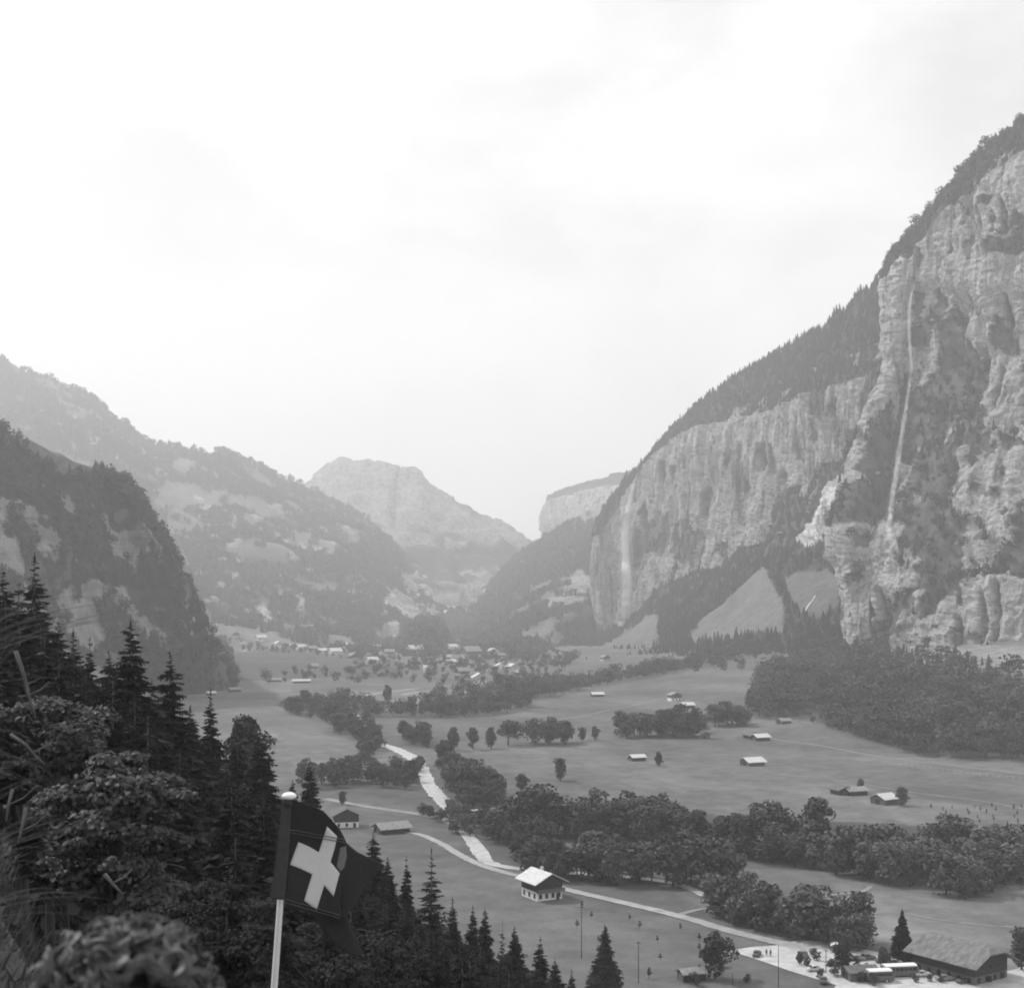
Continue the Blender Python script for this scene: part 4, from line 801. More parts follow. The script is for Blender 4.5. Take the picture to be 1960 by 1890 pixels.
# orchard of young trees below the road, young plants at the right, bushes
for i, p in enumerate(fill_px([(1100, 1735), (1240, 1762), (1390, 1805), (1400, 1850), (1370, 1890), (1130, 1890), (1095, 1800)], 10, maxn=26)):
    put(pick(SAPL), p, rng.uniform(1.6, 2.8), 'young fruit tree in the orchard below the road', 'young trees of the orchard', 'sapling', wide=1.0)
for i, p in enumerate(fill_px([(1770, 1548), (1960, 1545), (1960, 1600), (1850, 1600)], 7, maxn=46)):
    put(pick(SAPL), p, rng.uniform(1.8, 3.0), 'young tree in the planted rows at the right edge of the middle meadow', 'young trees in rows at right', 'sapling', wide=.7)
for x, y, h in [(1330, 1885, 3), (1380, 1850, 2.5), (1560, 1838, 3.0), (1545, 1850, 2.6), (1600, 1868, 2.5), (1625, 1872, 3), (1650, 1880, 2.6), (1590, 1850, 2), (1840, 1872, 1.8), (1752, 1838, 2.5), (1430, 1880, 2), (1620, 1850, 2), (1660, 1862, 2.4), (1690, 1868, 2), (1780, 1878, 1.8), (1800, 1880, 1.6), (1670, 1886, 3), (1570, 1872, 2.2), (1700, 1840, 1.8), (1715, 1850, 1.5), (1640, 1846, 2), (1610, 1832, 1.6), (1752, 1880, 2), (1895, 1880, 1.6)]:
    put(pick(SHRUB), hit(x, y), h, 'dark rounded bush around the gravel yard', 'bushes around the gravel yard', 'shrub')

print('individual leafy:', nleaf[0])
for k_, (a_, w_) in enumerate([([(1000, 1452), (1150, 1450), (1300, 1447), (1420, 1443)], 1.2), ([(1010, 1386), (1100, 1372), (1200, 1352), (1290, 1330)], 1.6), ([(1480, 1480), (1600, 1492), (1720, 1512), (1860, 1530), (1960, 1548)], 1.1), ([(1720, 1745), (1800, 1760), (1880, 1770), (1960, 1775)], .8)]):
    ribbon('path', a_, w_, M['path'], .1, across=3, ragged=.3)
# ---- stands that read as one mass
def px_stand(name, poly, spacing, coll, hmin, hmax, label, cat='forest', d0=300, wide=(.85, 1.2), thin=1.0, feather=0.0):
    pts = fill_px(poly, spacing, d0); pts = [p for p in pts if rng.random() < thin]
    return stand(name, pts, coll, hmin, hmax, label, cat, wide)
C_MID = collection('middle_leafy_trees', [far_leafy(60 + i, 'leaf_far', 330, 0.085) for i in range(6)])
px_stand('forest', [(1450, 1312), (1470, 1285), (1560, 1258), (1640, 1255), (1760, 1296), (1965, 1330), (1990, 1334), (1990, 1462), (1900, 1456), (1760, 1447), (1690, 1425), (1600, 1400), (1580, 1392), (1650, 1365), (1570, 1352), (1540, 1372), (1440, 1372)], 7.6, C_MID, 6, 15, 'dense broadleaf forest at the foot of the near cliff', wide=(1.0, 1.35))
px_stand('wood', [(1010, 1342), (1100, 1325), (1180, 1308), (1290, 1288), (1400, 1262), (1440, 1252), (1600, 1238), (1600, 1232), (1400, 1252), (1280, 1276), (1180, 1296), (1100, 1305), (1000, 1312), (960, 1318), (960, 1345)], 9, C_MID, 7, 13, 'wooded strip along the foot of the slope below the waterfall', wide=(1, 1.3))
px_stand('wood', [(705, 1365), (830, 1354), (1010, 1344), (1015, 1352), (960, 1368), (860, 1374), (705, 1372)], 9, C_MID, 8, 14, 'low wood on the valley floor in front of the village', wide=(1, 1.3))
px_stand('wood', [(640, 1346), (716, 1352), (716, 1370), (650, 1362)], 10, C_MID, 8, 13, 'wood beside the far pale road', wide=(1, 1.3))
px_stand('wood', [(830, 1330), (1000, 1318), (1000, 1334), (830, 1342)], 14, C_MID, 8, 14, 'trees on the valley floor below the village', wide=(1, 1.3), thin=.7)
px_stand('village_trees', [(400, 1222), (640, 1246), (760, 1262), (980, 1262), (1080, 1248), (1130, 1262), (1010, 1318), (800, 1312), (700, 1288), (660, 1262), (400, 1240)], 15, C_MID, 7, 13, 'scattered trees between the houses of the village', 'trees', thin=.42)
px_stand('village_trees', [(560, 1290), (700, 1282), (760, 1300), (640, 1315), (430, 1306)], 22, C_MID, 8, 14, 'scattered trees along the edge of the far meadow', 'trees', thin=.5)
px_stand('village_trees', [(1360, 1240), (1600, 1225), (1600, 1262), (1450, 1285), (1300, 1300)], 24, C_MID, 8, 15, 'scattered trees on the meadow below the grassy cone', 'trees', thin=.55)
px_stand('undergrowth', [(1460, 1350), (1600, 1330), (1640, 1352), (1560, 1385), (1470, 1390)], 14, C_MID, 5, 10, 'loose bushes at the upper edge of the meadow', 'bushes', thin=.7)
px_stand('forest', [(1610, 1235), (1700, 1250), (1840, 1265), (1990, 1290), (1990, 1335), (1760, 1300), (1620, 1275)], 12, C_MIX, 8, 16, 'thin trees on the scree directly under the near cliff')
px_stand('forest', [(380, 1222), (420, 1228), (441, 1262), (442, 1306), (350, 1306), (345, 1240)], 9, C_MID, 12, 17, 'dark wood at the foot of the left spur')

# ------------------------------------------------------------------ waterfalls
def fall_mat(name, a0, a1, sc):
    m = bpy.data.materials.new(name); m.use_nodes = True; t = m.node_tree; t.nodes.clear(); L = t.links.new
    o = N('ShaderNodeOutputMaterial', t); p = N('ShaderNodeBsdfPrincipled', t); tr = N('ShaderNodeBsdfTransparent', t); mx = N('ShaderNodeMixShader', t)
    p.inputs['Base Color'].default_value = (.88, .88, .88, 1); p.inputs['Roughness'].default_value = .9
    g = N('ShaderNodeNewGeometry', t); mp_ = N('ShaderNodeMapping', t); mp_.inputs['Scale'].default_value = (1, 1, .09); L(g.outputs['Position'], mp_.inputs[0])
    n = N('ShaderNodeTexNoise', t); n.inputs['Scale'].default_value = sc; n.inputs['Detail'].default_value = 5; L(mp_.outputs[0], n.inputs['Vector'])
    r = N('ShaderNodeMapRange', t); r.inputs[1].default_value = .3; r.inputs[2].default_value = .7; r.inputs[3].default_value = a0; r.inputs[4].default_value = a1; L(n.outputs['Fac'], r.inputs[0])
    at_ = N('ShaderNodeAttribute', t); at_.attribute_name = 'edge'; mu = N('ShaderNodeMath', t, operation='MULTIPLY'); L(r.outputs[0], mu.inputs[0]); L(at_.outputs['Fac'], mu.inputs[1])
    L(mu.outputs[0], mx.inputs[0]); L(tr.outputs[0], mx.inputs[1]); L(p.outputs[0], mx.inputs[2]); L(mx.outputs[0], o.inputs[0]); return m
def waterfall(pts, label, m, off=6.0, cat='waterfall'):
    """falling water as a hanging veil: rounded in plan, soft at its edges, following the rock behind it"""
    P = np.array(pts, float); t = np.linspace(0, len(P) - 1, 70); S = catmull(P, t); V, E = [], []; k = 9; Ds = []
    for x, y, w_ in S: h = hit(x, y); Ds.append(h.y)
    Ds = np.array(Ds); Ds = np.minimum.accumulate(Ds[::-1])[::-1] if False else np.convolve(np.pad(Ds, 6, 'edge'), np.ones(13) / 13, 'valid'); 
    for n_, ((x, y, w_), D) in enumerate(zip(S, Ds)):
        D = min(D, min(hit(x, y).y, hit(x - w_ * .5, y).y, hit(x + w_ * .5, y).y)) - off; c = at(x, y, D); hw = w_ / 2 / F * D
        for j in range(k):
            s = -1 + 2 * j / (k - 1); V.append((c.x + s * hw * (1 + .4 * perlin(n_ * .3, j * .5)) * (1 + .35 * perlin(n_ * .45, 3.3)), c.y - .5 * hw * math.sqrt(max(0, 1 - s * s)), c.z)); E.append((1 - abs(s) ** 1.7) * smooth(0, 5, n_) * (1 - .5 * smooth(62, 69, n_)))
    n = len(S); i = (np.arange(n - 1)[:, None] * k + np.arange(k - 1)[None]).ravel(); Fq = np.stack([i, i + k, i + k + 1, i + 1], 1)
    return tag(mesh_obj('waterfall', V, Fq, m, smooth_=True, attrs={'edge': E}), label, cat)
MW = fall_mat('falling_water', .75, 1.3, .10); MT = fall_mat('thin_falling_water', .2, .85, .16); MB_ = fall_mat('bright_falling_water', 1.0, 1.3, .2)
waterfall([(1216, 918, 3), (1211, 935, 8), (1204, 965, 12), (1198, 1000, 17), (1196, 1050, 22), (1200, 1100, 22), (1200, 1140, 20), (1195, 1175, 18), (1189, 1198, 15)], 'tall white waterfall spreading into spray down the far end of the long cliff', MW, 16)
waterfall([(1751, 535, 5), (1742, 580, 8), (1740, 640, 9), (1744, 700, 10), (1737, 760, 11), (1727, 830, 13), (1716, 900, 14), (1707, 960, 13), (1702, 1010, 15), (1704, 1034, 20)], 'thin white waterfall threading down the near right cliff', MT, 7)
waterfall([(1561, 1138, 3), (1555, 1148, 4), (1547, 1158, 5), (1541, 1170, 5)], 'short bright cascade at the foot of the pale rock slab', MB_, 4, 'cascade')
waterfall([(1649, 1130, 2), (1646, 1165, 3), (1642, 1210, 3), (1637, 1250, 3)], 'hair-thin trickle down the base of the near cliff', MT, 4, 'cascade')

# ------------------------------------------------------------------ houses and barns
def house(label, p, W, L, hw, rz, roof='roof_mid', base='wood', upper=None, hb=0.0, pitch=0.42, over=0.9, win=0, name='barn', cat='barn', group=None, chim=False, hip=0.0, balcony=False, side_win=0, door=True, mat_win='glass', shingles=True):
    root = empty(name, (p[0], p[1], p[2] - 0.15), rz); tag(root, label, cat, group); tot = hb + hw; rise = W / 2 * pitch
    b = MB()
    if hb > 0: b.box(-W / 2, W / 2, -L / 2, L / 2, -0.6, hb); b.build('base_wall', M[base], root)
    u = MB(); z0 = hb if hb > 0 else -0.6
    u.prism([(-W / 2 - .04, -L / 2 - .04, z0), (W / 2 + .04, -L / 2 - .04, z0), (W / 2 + .04, -L / 2 - .04, tot), (W / 2 * hip, -L / 2 - .04, tot + rise * (1 - hip)), (-W / 2 * hip, -L / 2 - .04, tot + rise * (1 - hip)), (-W / 2 - .04, -L / 2 - .04, tot)] if hip else
            [(-W / 2 - .04, -L / 2 - .04, z0), (W / 2 + .04, -L / 2 - .04, z0), (W / 2 + .04, -L / 2 - .04, tot), (0, -L / 2 - .04, tot + rise), (-W / 2 - .04, -L / 2 - .04, tot)], (0, L + .08, 0))
    u.build('upper_wall' if hb > 0 else 'wall', M[upper or base], root)
    ex, ze = W / 2 + over, tot - over * pitch + .1; zr = tot + rise + .1; th = .22
    lr = L / 2 + over; r = MB()
    for s in (-1, 1):
        if hip:
            hx = (W / 2) * hip + .3; zh = zr - (hx) * pitch; yr = lr - hx * .9
            pts = [(s * ex, -lr, ze), (s * hx, -lr, zh), (0, -yr, zr), (0, yr, zr), (s * hx, lr, zh), (s * ex, lr, ze)]
        else: pts = [(s * ex, -lr, ze), (0, -lr, zr), (0, lr, zr), (s * ex, lr, ze)]
        if s < 0: pts = pts[::-1]
        r.prism(pts, (0, 0, th))
    if hip:
        for s in (-1, 1): hx = (W / 2) * hip + .3; zh = zr - hx * pitch; yr = lr - hx * .9; r.prism([(-hx, s * lr, zh), (hx, s * lr, zh), (0, s * yr, zr)][::(1 if s < 0 else -1)], (0, 0, th))
    ro = r.build('roof', M[roof], root)
    if chim: MB().box(-.35 + .8, .35 + .8, 1.0, 1.7, tot + rise * .5, zr + .9).build('chimney', M['plaster'], ro)
    if win:
        zc = hb * .5 if hb > 1.6 else tot * .55; src = None
        for k in range(win):
            x = -W / 2 + W * (k + .5) / win
            if src is None: src = MB().box(-.42, .42, -.06, .06, -.55, .55).build('window', M[mat_win], root); fr = MB().box(-.5, .5, -.04, .03, -.68, -.56).box(-.5, .5, -.04, .03, .56, .68).build('frame', M['wood_mid'], src); q = src
            else: q = copy_tree(src)
            q.parent = root; q.location = (x, -L / 2 - .09, zc + .1)
            if hb > 1.6 and k < win - 1 and hw > 1.8:
                q2 = copy_tree(src); q2.parent = root; q2.location = (x + W / win / 2, -L / 2 - .13, hb + hw * .55); q2.scale = (.8, 1, .8)
        for k in range(side_win):
            for s in (-1, 1):
                q = copy_tree(src); q.parent = root; q.location = (s * (W / 2 + .09), -L / 2 + L * (k + .5) / side_win, zc + .1); q.rotation_euler = (0, 0, math.pi / 2)
    if door: MB().box(-.5 if win else -1.2, .5 if win else 1.2, -L / 2 - .1, -L / 2 - .05, -.3, 2.0 if not win else 1.9).build('door', M['wood' if base != 'wood' else 'wood_mid'], root).location.x = (W * .32 if win else 0)
    if balcony:
        bl = MB().box(-W / 2 - .3, W / 2 + .3, -L / 2 - 1.1, -L / 2 - .05, hb - .12, hb).build('balcony', M['wood'], root); rl = MB().box(-W / 2 - .3, W / 2 + .3, -L / 2 - 1.12, -L / 2 - 1.04, hb, hb + .85); rl.build('railing', M['wood_mid'], bl)
    return root
def R(d): return math.radians(d)
M['roof_barn'] = mat('old_grey_barn_roof', 0.17, 0.8, 0.4, 1.0, stretch=(.3, 1, 1), bump=.04)
p = hit(1037, 1716)
ch = house('chalet with white base, dark upper floor and pale roof beside the valley road', p, 8.2, 9.0, 2.9, R(29), 'roof_pale', 'white', 'wood', hb=2.7, over=1.5, win=4, name='chalet', cat='chalet', chim=True, balcony=True, side_win=3, pitch=.5)
house('small chalet with a bright lower front beside the outer edge of the flag', hit(662, 1580), 9, 8, 2.6, R(12), 'roof_dark', 'white', 'wood', hb=2.2, over=1.2, win=3, name='chalet', cat='chalet', pitch=.5)
house('pale-roofed barn left of the start of the valley road', hit(750, 1592), 7.5, 11, 2.2, R(-62), 'roof_mid', 'wood', over=1.0, pitch=.42)
house('small dark hut with a grey roof at the bottom, by the feathery tree', hit(1324, 1874), 3.4, 5.4, 1.9, R(-72), 'roof_mid', 'wood', over=.5, pitch=.45, name='hut', cat='hut')
house('large dark farmhouse with a wide half-hipped grey roof at the lower right corner', hit(1838, 1862), 11.5, 16.5, 3.0, R(34), 'roof_barn', 'wood_mid', 'wood', hb=2.0, over=1.9, win=4, side_win=6, name='farmhouse', cat='farmhouse', pitch=.5, hip=.42, chim=False)
house('white-roofed barn next to a dark bushy tree in the right meadow', hit(1692, 1537), 8, 7.5, 2.6, R(-58), 'roof_pale', 'wood_mid', over=.9)
house('left one of two joined dark barns in the right meadow', hit(1610, 1519), 6.5, 7, 2.4, R(20), 'roof_dark', 'wood', over=.9)
house('right one of two joined dark barns in the right meadow, its roof edge lighter', hit(1636, 1520), 6, 9, 2.2, R(-70), 'roof_mid', 'wood', over=.8)
house('white-roofed barn standing alone near the middle of the right meadow', hit(1440, 1464), 8.5, 9.5, 2.4, R(-66), 'roof_pale', 'wood_mid', over=1)
house('small barn with pale roof and dark walls beside the small round tree', hit(1219, 1455), 5.5, 7.5, 2.2, R(-68), 'roof_pale', 'wood', over=.7)
house('pale-roofed barn at the upper meadow edge below the forest', hit(1455, 1416), 7.5, 9, 2.4, R(-66), 'roof_pale', 'wood', over=.9)
house('dark low barn just left of the barn at the upper meadow edge', hit(1436, 1412), 6, 6, 2.2, R(30), 'roof_dark', 'wood', over=.7)
house('small grey-roofed barn nearest the right forest corner', hit(1500, 1384), 6.5, 8, 2.2, R(-62), 'roof_mid', 'wood_mid', over=.8)
house('grey farm cottage with dark walls below the small white roofs', hit(1340, 1412), 8.5, 9, 2.6, R(28), 'roof_mid', 'wood_mid', over=.9, name='cottage', cat='cottage')
house('bright-roofed barn between the tree clumps, upper of the white roofs', hit(1315, 1354), 8, 9, 2.6, R(-72), 'roof_pale', 'wood', over=.9)
house('white-fronted farmhouse just left of the bright-roofed barn on the upper meadow', hit(1291, 1340), 9, 9, 2.6, R(15), 'roof_mid', 'white', 'wood_mid', hb=2.3, over=1.0, win=3, name='farmhouse', cat='farmhouse')
house('little white-roofed shed at the base of the long tree clump', hit(1303, 1399), 5, 6.5, 2.0, R(-72), 'roof_pale', 'wood', over=.6, name='shed', cat='shed')
house('faint pale-roofed shed above the little white-roofed shed', hit(1302, 1376), 5, 6.5, 2.0, R(-72), 'roof_mid', 'wood_mid', over=.6, name='shed', cat='shed')
house('white-roofed barn against the dark wooded strip left of the upper meadow', hit(1143, 1332), 7.5, 10, 2.2, R(-78), 'roof_pale', 'wood', over=.9)
house('low pale barn with a dark end on the far left meadow', hit(449, 1323), 7, 10, 2.5, R(-60), 'roof_mid', 'wood', over=.9)
house('small bright-roofed barn beside the tip of the slim spruce', hit(404, 1330), 6, 7, 2.4, R(-60), 'roof_pale', 'wood_mid', over=.8)
house('pale-roofed barn half hidden by the right shoulder of the spruce stand', hit(512, 1418), 7, 9, 2.6, R(-60), 'roof_mid', 'wood_mid', over=.9)
house('low pale roofed shed at the upper left edge of the far meadow', hit(525, 1304), 8, 14, 2.2, R(-75), 'roof_mid', 'wood_mid', over=.8, name='shed', cat='shed')
house('long pale roofed shed at the edge of the far meadow, right of the other', hit(577, 1306), 7, 18, 2.2, R(-80), 'roof_pale', 'wood_mid', over=.8, name='shed', cat='shed')
# the village: far houses, each its own
ptype = [house('tmp', (0, 0, 0), 10, 11, 2.8, 0, r_, b_, u_, hb=2.8, over=1.1, win=3, side_win=2, name='village_house', cat='house', pitch=.55) for r_, b_, u_ in (('roof_pale', 'white', 'plaster'), ('roof_mid', 'plaster', 'wood_mid'), ('roof_pale', 'plaster', 'white'))]
_vh = [0, 0, 0]
def vhouse(x, y, k, s, label, group='houses of the village', rz=None):
    p = hit(x, y + 2); rz = R(rng.choice([-60, 25, -75, 10])) if rz is None else rz; o = ptype[k]
    if _vh[k]: o = copy_tree(ptype[k])
    _vh[k] = 1; o.location = (p.x, p.y, p.z - .3); o.rotation_euler = (0, 0, rz); o.scale = (s * .95,) * 3; tag(o, label, 'house', group)
VH = [(478,1192,0,1.25,'bright-roofed house alone on the slope above the left end of the village row'), (485,1155,1,1.1,'highest pale house on the hazy slope behind the village'), (453,1217,1,1.3,'pale house at the far left of the village, next to a tree'), (466,1233,2,1.1,'leftmost small house at the edge of the dark meadow'),
 (499,1225,0,1.5,'larger white house above the left end of the village row'), (533,1236,0,1.35,'white house starting the long village row'), (547,1237,1,1.2,'dull house wedged second in the village row'), (561,1240,0,1.2,'third house of the village row, white gable'), (576,1242,2,1.35,'fourth house of the village row, pale and broad'), (597,1245,1,1.3,'fifth house of the village row, greyer than the rest'), (618,1249,0,1.2,'last bright house of the close village row'),
 (641,1253,2,1.6,'broad white house right of the village row'), (657,1238,0,1.3,'white house at the end of the pale lane'), (533,1175,2,1.0,'small white house high above the village row'), (594,1200,1,1.0,'small house high on the pale slope above the lane'), (677,1260,1,1.3,'pale house near the middle of the valley floor village'), (506,1181,1,.9,'tiny pale house right of the bright-roofed one'),
 (598,1281,1,1.2,'low house on the dark meadow below the village row'), (722,1241,0,1.2,'bright small house at the wood edge left of the knoll'), (712,1269,2,1.3,'white house below the wood edge left of the knoll'), (745,1252,1,1.3,'pale house under the left foot of the knoll'), (794,1250,0,1.9,'large white building under the knoll'), (832,1244,1,1.2,'small house right of the large white building'),
 (866,1242,2,1.4,'tall pale house right of the knoll'), (853,1263,0,1.2,'small white house in the trees below the tall pale one'), (862,1271,0,1.1,'lower white house among the trees of the village centre'), (901,1257,1,2.2,'wide grey hotel block at the village centre'), (944,1250,2,1.3,'pale house at the right side of the village'), (970,1234,1,1.2,'upper house on the right slope of the village'),
 (957,1258,1,1.1,'dull house just under the pale house at right of the village'), (981,1282,0,1.2,'white house low at the right side of the village'), (917,1306,0,1.4,'bright gable in front of the village trees'), (997,1293,1,1.1,'grey house by the lane right of the village'), (957,1281,2,1.2,'pale house between two dark trees right of the village'), (1006,1222,0,1.0,'small white house by the bright slope meadow'),
 (1158,1262,1,1.0,'small house at the low tip of the grassy cone'), (1080,1250,1,1.1,'house at the left tip of the grassy meadow cone'), (885,1291,1,1.2,'grey house left of the bright gable'), (820,1284,2,1.1,'pale house before the dark trees of the village centre')]
for v in VH: vhouse(*v)
# structures on the gravel yard
house('low dark-roofed pavilion among bushes in front of the gravel yard', hit(1645, 1872), 5, 6.5, 2.2, R(-80), 'roof_dark', 'wood_mid', over=.6, name='pavilion', cat='pavilion', pitch=.3)
def awning(x, y, w_, d_, h_, label):
    p = hit(x, y); root = tag(empty('awning', p, R(-12)), label, 'awning')
    b = MB(); n = 8
    for i in range(n):
        a0, a1 = i / n, (i + 1) / n; f = lambda a: h_ + .5 * math.sin(math.pi * a)
        b.prism([(-w_ / 2 + w_ * a0, -d_ / 2, f(a0)), (-w_ / 2 + w_ * a1, -d_ / 2, f(a1)), (-w_ / 2 + w_ * a1, d_ / 2, f(a1)), (-w_ / 2 + w_ * a0, d_ / 2, f(a0))], (0, 0, .05))
    b.build('canvas', M['white'], root)
    for sx in (-1, 1):
        for sy in (-1, 1): mesh = MB().tube([(sx * (w_ / 2 - .1), sy * (d_ / 2 - .1), -.2), (sx * (w_ / 2 - .1), sy * (d_ / 2 - .1), h_ + .05)], .06, 6).build('post', M['pole_dark'], root)
awning(1600, 1823, 2.6, 2.4, 1.9, 'small bright white awning between the bushes of the gravel yard')
# coach
def coach(x, y, label, L=8.2, W=2.4, H=2.9, rz=0.0):
    root = tag(empty('coach', hit(x, y), rz), label, 'coach'); b = MB()
    prof = [(-L / 2, .5), (L / 2, .5), (L / 2 + .12, 1.4), (L / 2 - .15, 2.35), (L / 2 - .6, 2.62), (-L / 2 + .4, 2.62), (-L / 2, 2.3), (-L / 2 - .05, 1.2)]
    b.prism([(a, -W / 2, c) for a, c in prof], (0, W, 0)).build('body', M['wood_mid'], root)
    r = MB(); pr = [(-W / 2 - .02, 2.62), (-W / 2 + .3, 2.85), (0, 2.93), (W / 2 - .3, 2.85), (W / 2 + .02, 2.62)]; r.prism([(-L / 2 + .2, a, c) for a, c in pr], (L - .6, 0, 0)).build('roof', M['white'], root)
    src = None
    for k in range(7):
        for s in (-1, 1):
            if src is None: src = MB().box(-.42, .42, -.02, .02, -.32, .32).build('window', M['glass'], root); q = src
            else: q = src.copy(); COL.objects.link(q)
            q.location = (-L / 2 + 1.0 + k * (L - 1.8) / 6.2, s * (W / 2 + .02), 1.95)
    MB().box(L / 2 + .03, L / 2 + .09, -.95, .95, 1.5, 2.25).build('windscreen', M['glass'], root)
    wsrc = None
    for ax in (-L / 2 + 1.6, L / 2 - 1.7):
        for s in (-1, 1):
            if wsrc is None: wsrc = MB().tube([(0, -.14, 0), (0, .14, 0)], .5, 16).build('wheel', M['pole_dark'], root, False); q = wsrc; MB().tube([(0, -.16, 0), (0, .16, 0)], .22, 10).build('hub', M['plaster'], q)
            else: q = copy_tree(wsrc)
            q.parent = root; q.location = (ax, s * (W / 2 - .1), .5)
    return root
coach(1722, 1868, 'coach with a long bright white roof parked left of the farmhouse', rz=R(8))
coach(1700, 1878, 'shorter coach with white roof parked in front of the other coach', L=6.0, rz=R(8)).location.x -= 2.0
def car(x, y, label, rz, body='roof_dark', s=1.0):
    root = tag(empty('parked_car', hit(x, y), rz, s), label, 'car')
    pr = [(-2.05, .35), (2.0, .35), (2.08, .62), (1.95, .86), (1.0, .95), (.55, 1.38), (-.75, 1.42), (-1.45, 1.0), (-2.05, .9), (-2.12, .6)]
    bm = bmesh.new(); vs = [[bm.verts.new((a, s_ * (.78 if c < 1.0 else .64), c)) for a, c in pr] for s_ in (-1, 1)]; bm.faces.new(vs[0][::-1]); bm.faces.new(vs[1])
    for i in range(len(pr)): j = (i + 1) % len(pr); bm.faces.new((vs[0][i], vs[0][j], vs[1][j], vs[1][i]))
    bmesh.ops.recalc_face_normals(bm, faces=bm.faces[:]); bmesh.ops.bevel(bm, geom=bm.edges[:], offset=.09, segments=2, affect='EDGES'); me = bpy.data.meshes.new('body'); bm.to_mesh(me); bm.free(); me.materials.append(M[body]); o = bpy.data.objects.new('body', me); COL.objects.link(o); o.parent = root
    g = MB()
    for s_ in (-1, 1): g.quad((-1.2, s_ * .735, 1.0), (.75, s_ * .735, 1.0), (.42, s_ * .665, 1.33), (-.7, s_ * .665, 1.35))
    g.build('side_window', M['glass'], root); MB().quad((.93, -.62, 1.02), (.93, .62, 1.02), (.60, .54, 1.36), (.60, -.54, 1.36)).build('windscreen', M['glass'], root).location.x = .05
    MB().quad((-1.40, -.62, 1.06), (-1.40, .62, 1.06), (-.84, .54, 1.40), (-.84, -.54, 1.40)).build('rear_window', M['glass'], root).location = (-.05, 0, .03)
    ws = None
    for ax in (-1.3, 1.3):
        for s_ in (-1, 1):
            if ws is None: ws = MB().tube([(0, -.09, 0), (0, .09, 0)], .32, 14).build('wheel', M['pole_dark'], root); q = ws; MB().tube([(0, -.1, 0), (0, .1, 0)], .15, 8).build('hubcap', M['plaster'], q)
            else: q = copy_tree(ws)
            q.parent = root; q.location = (ax, s_ * .72, .32)
car(1449, 1829, 'dark car parked on the pale triangle of the gravel yard', R(70), 'roof_dark')
car(1597, 1848, 'dark rounded car between bush and slender tree on the gravel yard', R(5), 'roof_dark')
for i_, (cx_, cy_, cr_, cb_, cl_) in enumerate([(1618, 1836, 5, 'roof_pale', 'light car beside the slender tree on the gravel yard'), (1692, 1842, 6, 'roof_dark', 'dark car under the small forked tree'), (1712, 1846, 6, 'roof_mid', 'grey car between the forked tree and the dense spruce'), (1536, 1830, 60, 'roof_mid', 'grey car parked askew behind the tall thin pole'), (1560, 1858, 15, 'roof_pale', 'light car parked behind the small bush on the gravel yard'), (1576, 1880, 80, 'roof_dark', 'dark car at the near edge of the gravel yard'), (1640, 1838, 5, 'roof_mid', 'grey car on the gravel strip behind the low pavilion'), (1660, 1836, 8, 'roof_dark', 'dark car beside the grey car behind the low pavilion'), (1808, 1876, 12, 'roof_mid', 'grey car in front of the farmhouse, right of the light car'), (1845, 1880, 30, 'roof_dark', 'dark car at the near corner of the farmhouse')]): car(cx_, cy_, cl_, R(cr_), cb_)
car(1765, 1868, 'light car standing close in front of the farmhouse', R(10), 'roof_pale')
# poles
def pole(x, yb, yt, label, lamp=False, rad=.11, cross=False):
    p = hit(x, yb); h = (YH - yt) / F * p.y - p.z; root = tag(empty('utility_pole' if not lamp else 'lamp_post', p), label, 'pole' if not lamp else 'lamp post')
    MB().tube([(0, 0, -.5), (0, 0, h * .5), (0, 0, h)], [rad * 1.2, rad, rad * .8], 8).build('shaft', M['pole_dark'], root, True)
    if cross: MB().box(-.6, .6, -.05, .05, h - .5, h - .38).build('crossarm', M['pole_dark'], root)
    if lamp: bm = bmesh.new(); bmesh.ops.create_uvsphere(bm, u_segments=12, v_segments=8, radius=.22); me = bpy.data.meshes.new('lamp_globe'); bm.to_mesh(me); bm.free(); me.materials.append(M['white']); o = bpy.data.objects.new('lamp_globe', me); COL.objects.link(o); o.parent = root; o.location = (0, 0, h * .42)
pole(1113, 1834, 1732, 'thin wooden pole in the orchard right of the chalet', cross=True, rad=.09)
pole(1222, 1880, 1800, 'thin wooden pole lower in the orchard, right of the first', cross=True, rad=.09)
pole(1490, 1888, 1806, 'tall thin pole rising across the pale gravel yard', rad=.08)
pole(1581, 1862, 1816, 'lamp post with a white globe on the gravel yard', lamp=True, rad=.09)
pole(1402, 1885, 1862, 'short pole beside the bushes at the bottom of the orchard', rad=.08)
# footbridge over the river
b0, b1 = hit(892, 1556), hit(948, 1549); root = tag(empty('footbridge', b0), 'low wooden footbridge crossing the river below the wide reach', 'bridge'); dv = b1 - b0; dv.z = 0; sd = Vector((-dv.y, dv.x, 0)).normalized()
MB().prism([Vector((0, 0, .9)) - sd, Vector((0, 0, .9)) + sd, dv + sd + Vector((0, 0, .9)), dv - sd + Vector((0, 0, .9))], (0, 0, .2)).build('deck', M['plaster'], root)
for s_ in (-1, 1): MB().tube([sd * s_ + Vector((0, 0, 1.9)), dv + sd * s_ + Vector((0, 0, 1.9))], .06, 6).build('handrail', M['wood_mid'], root)
for t_ in np.linspace(.05, .95, 6):
    for s_ in (-1, 1): c_ = dv * float(t_) + sd * s_; MB().tube([c_ + Vector((0, 0, -.8 if t_ in (.05, .95) else .9)), c_ + Vector((0, 0, 1.9))], .06, 6).build('post', M['wood_mid'], root)
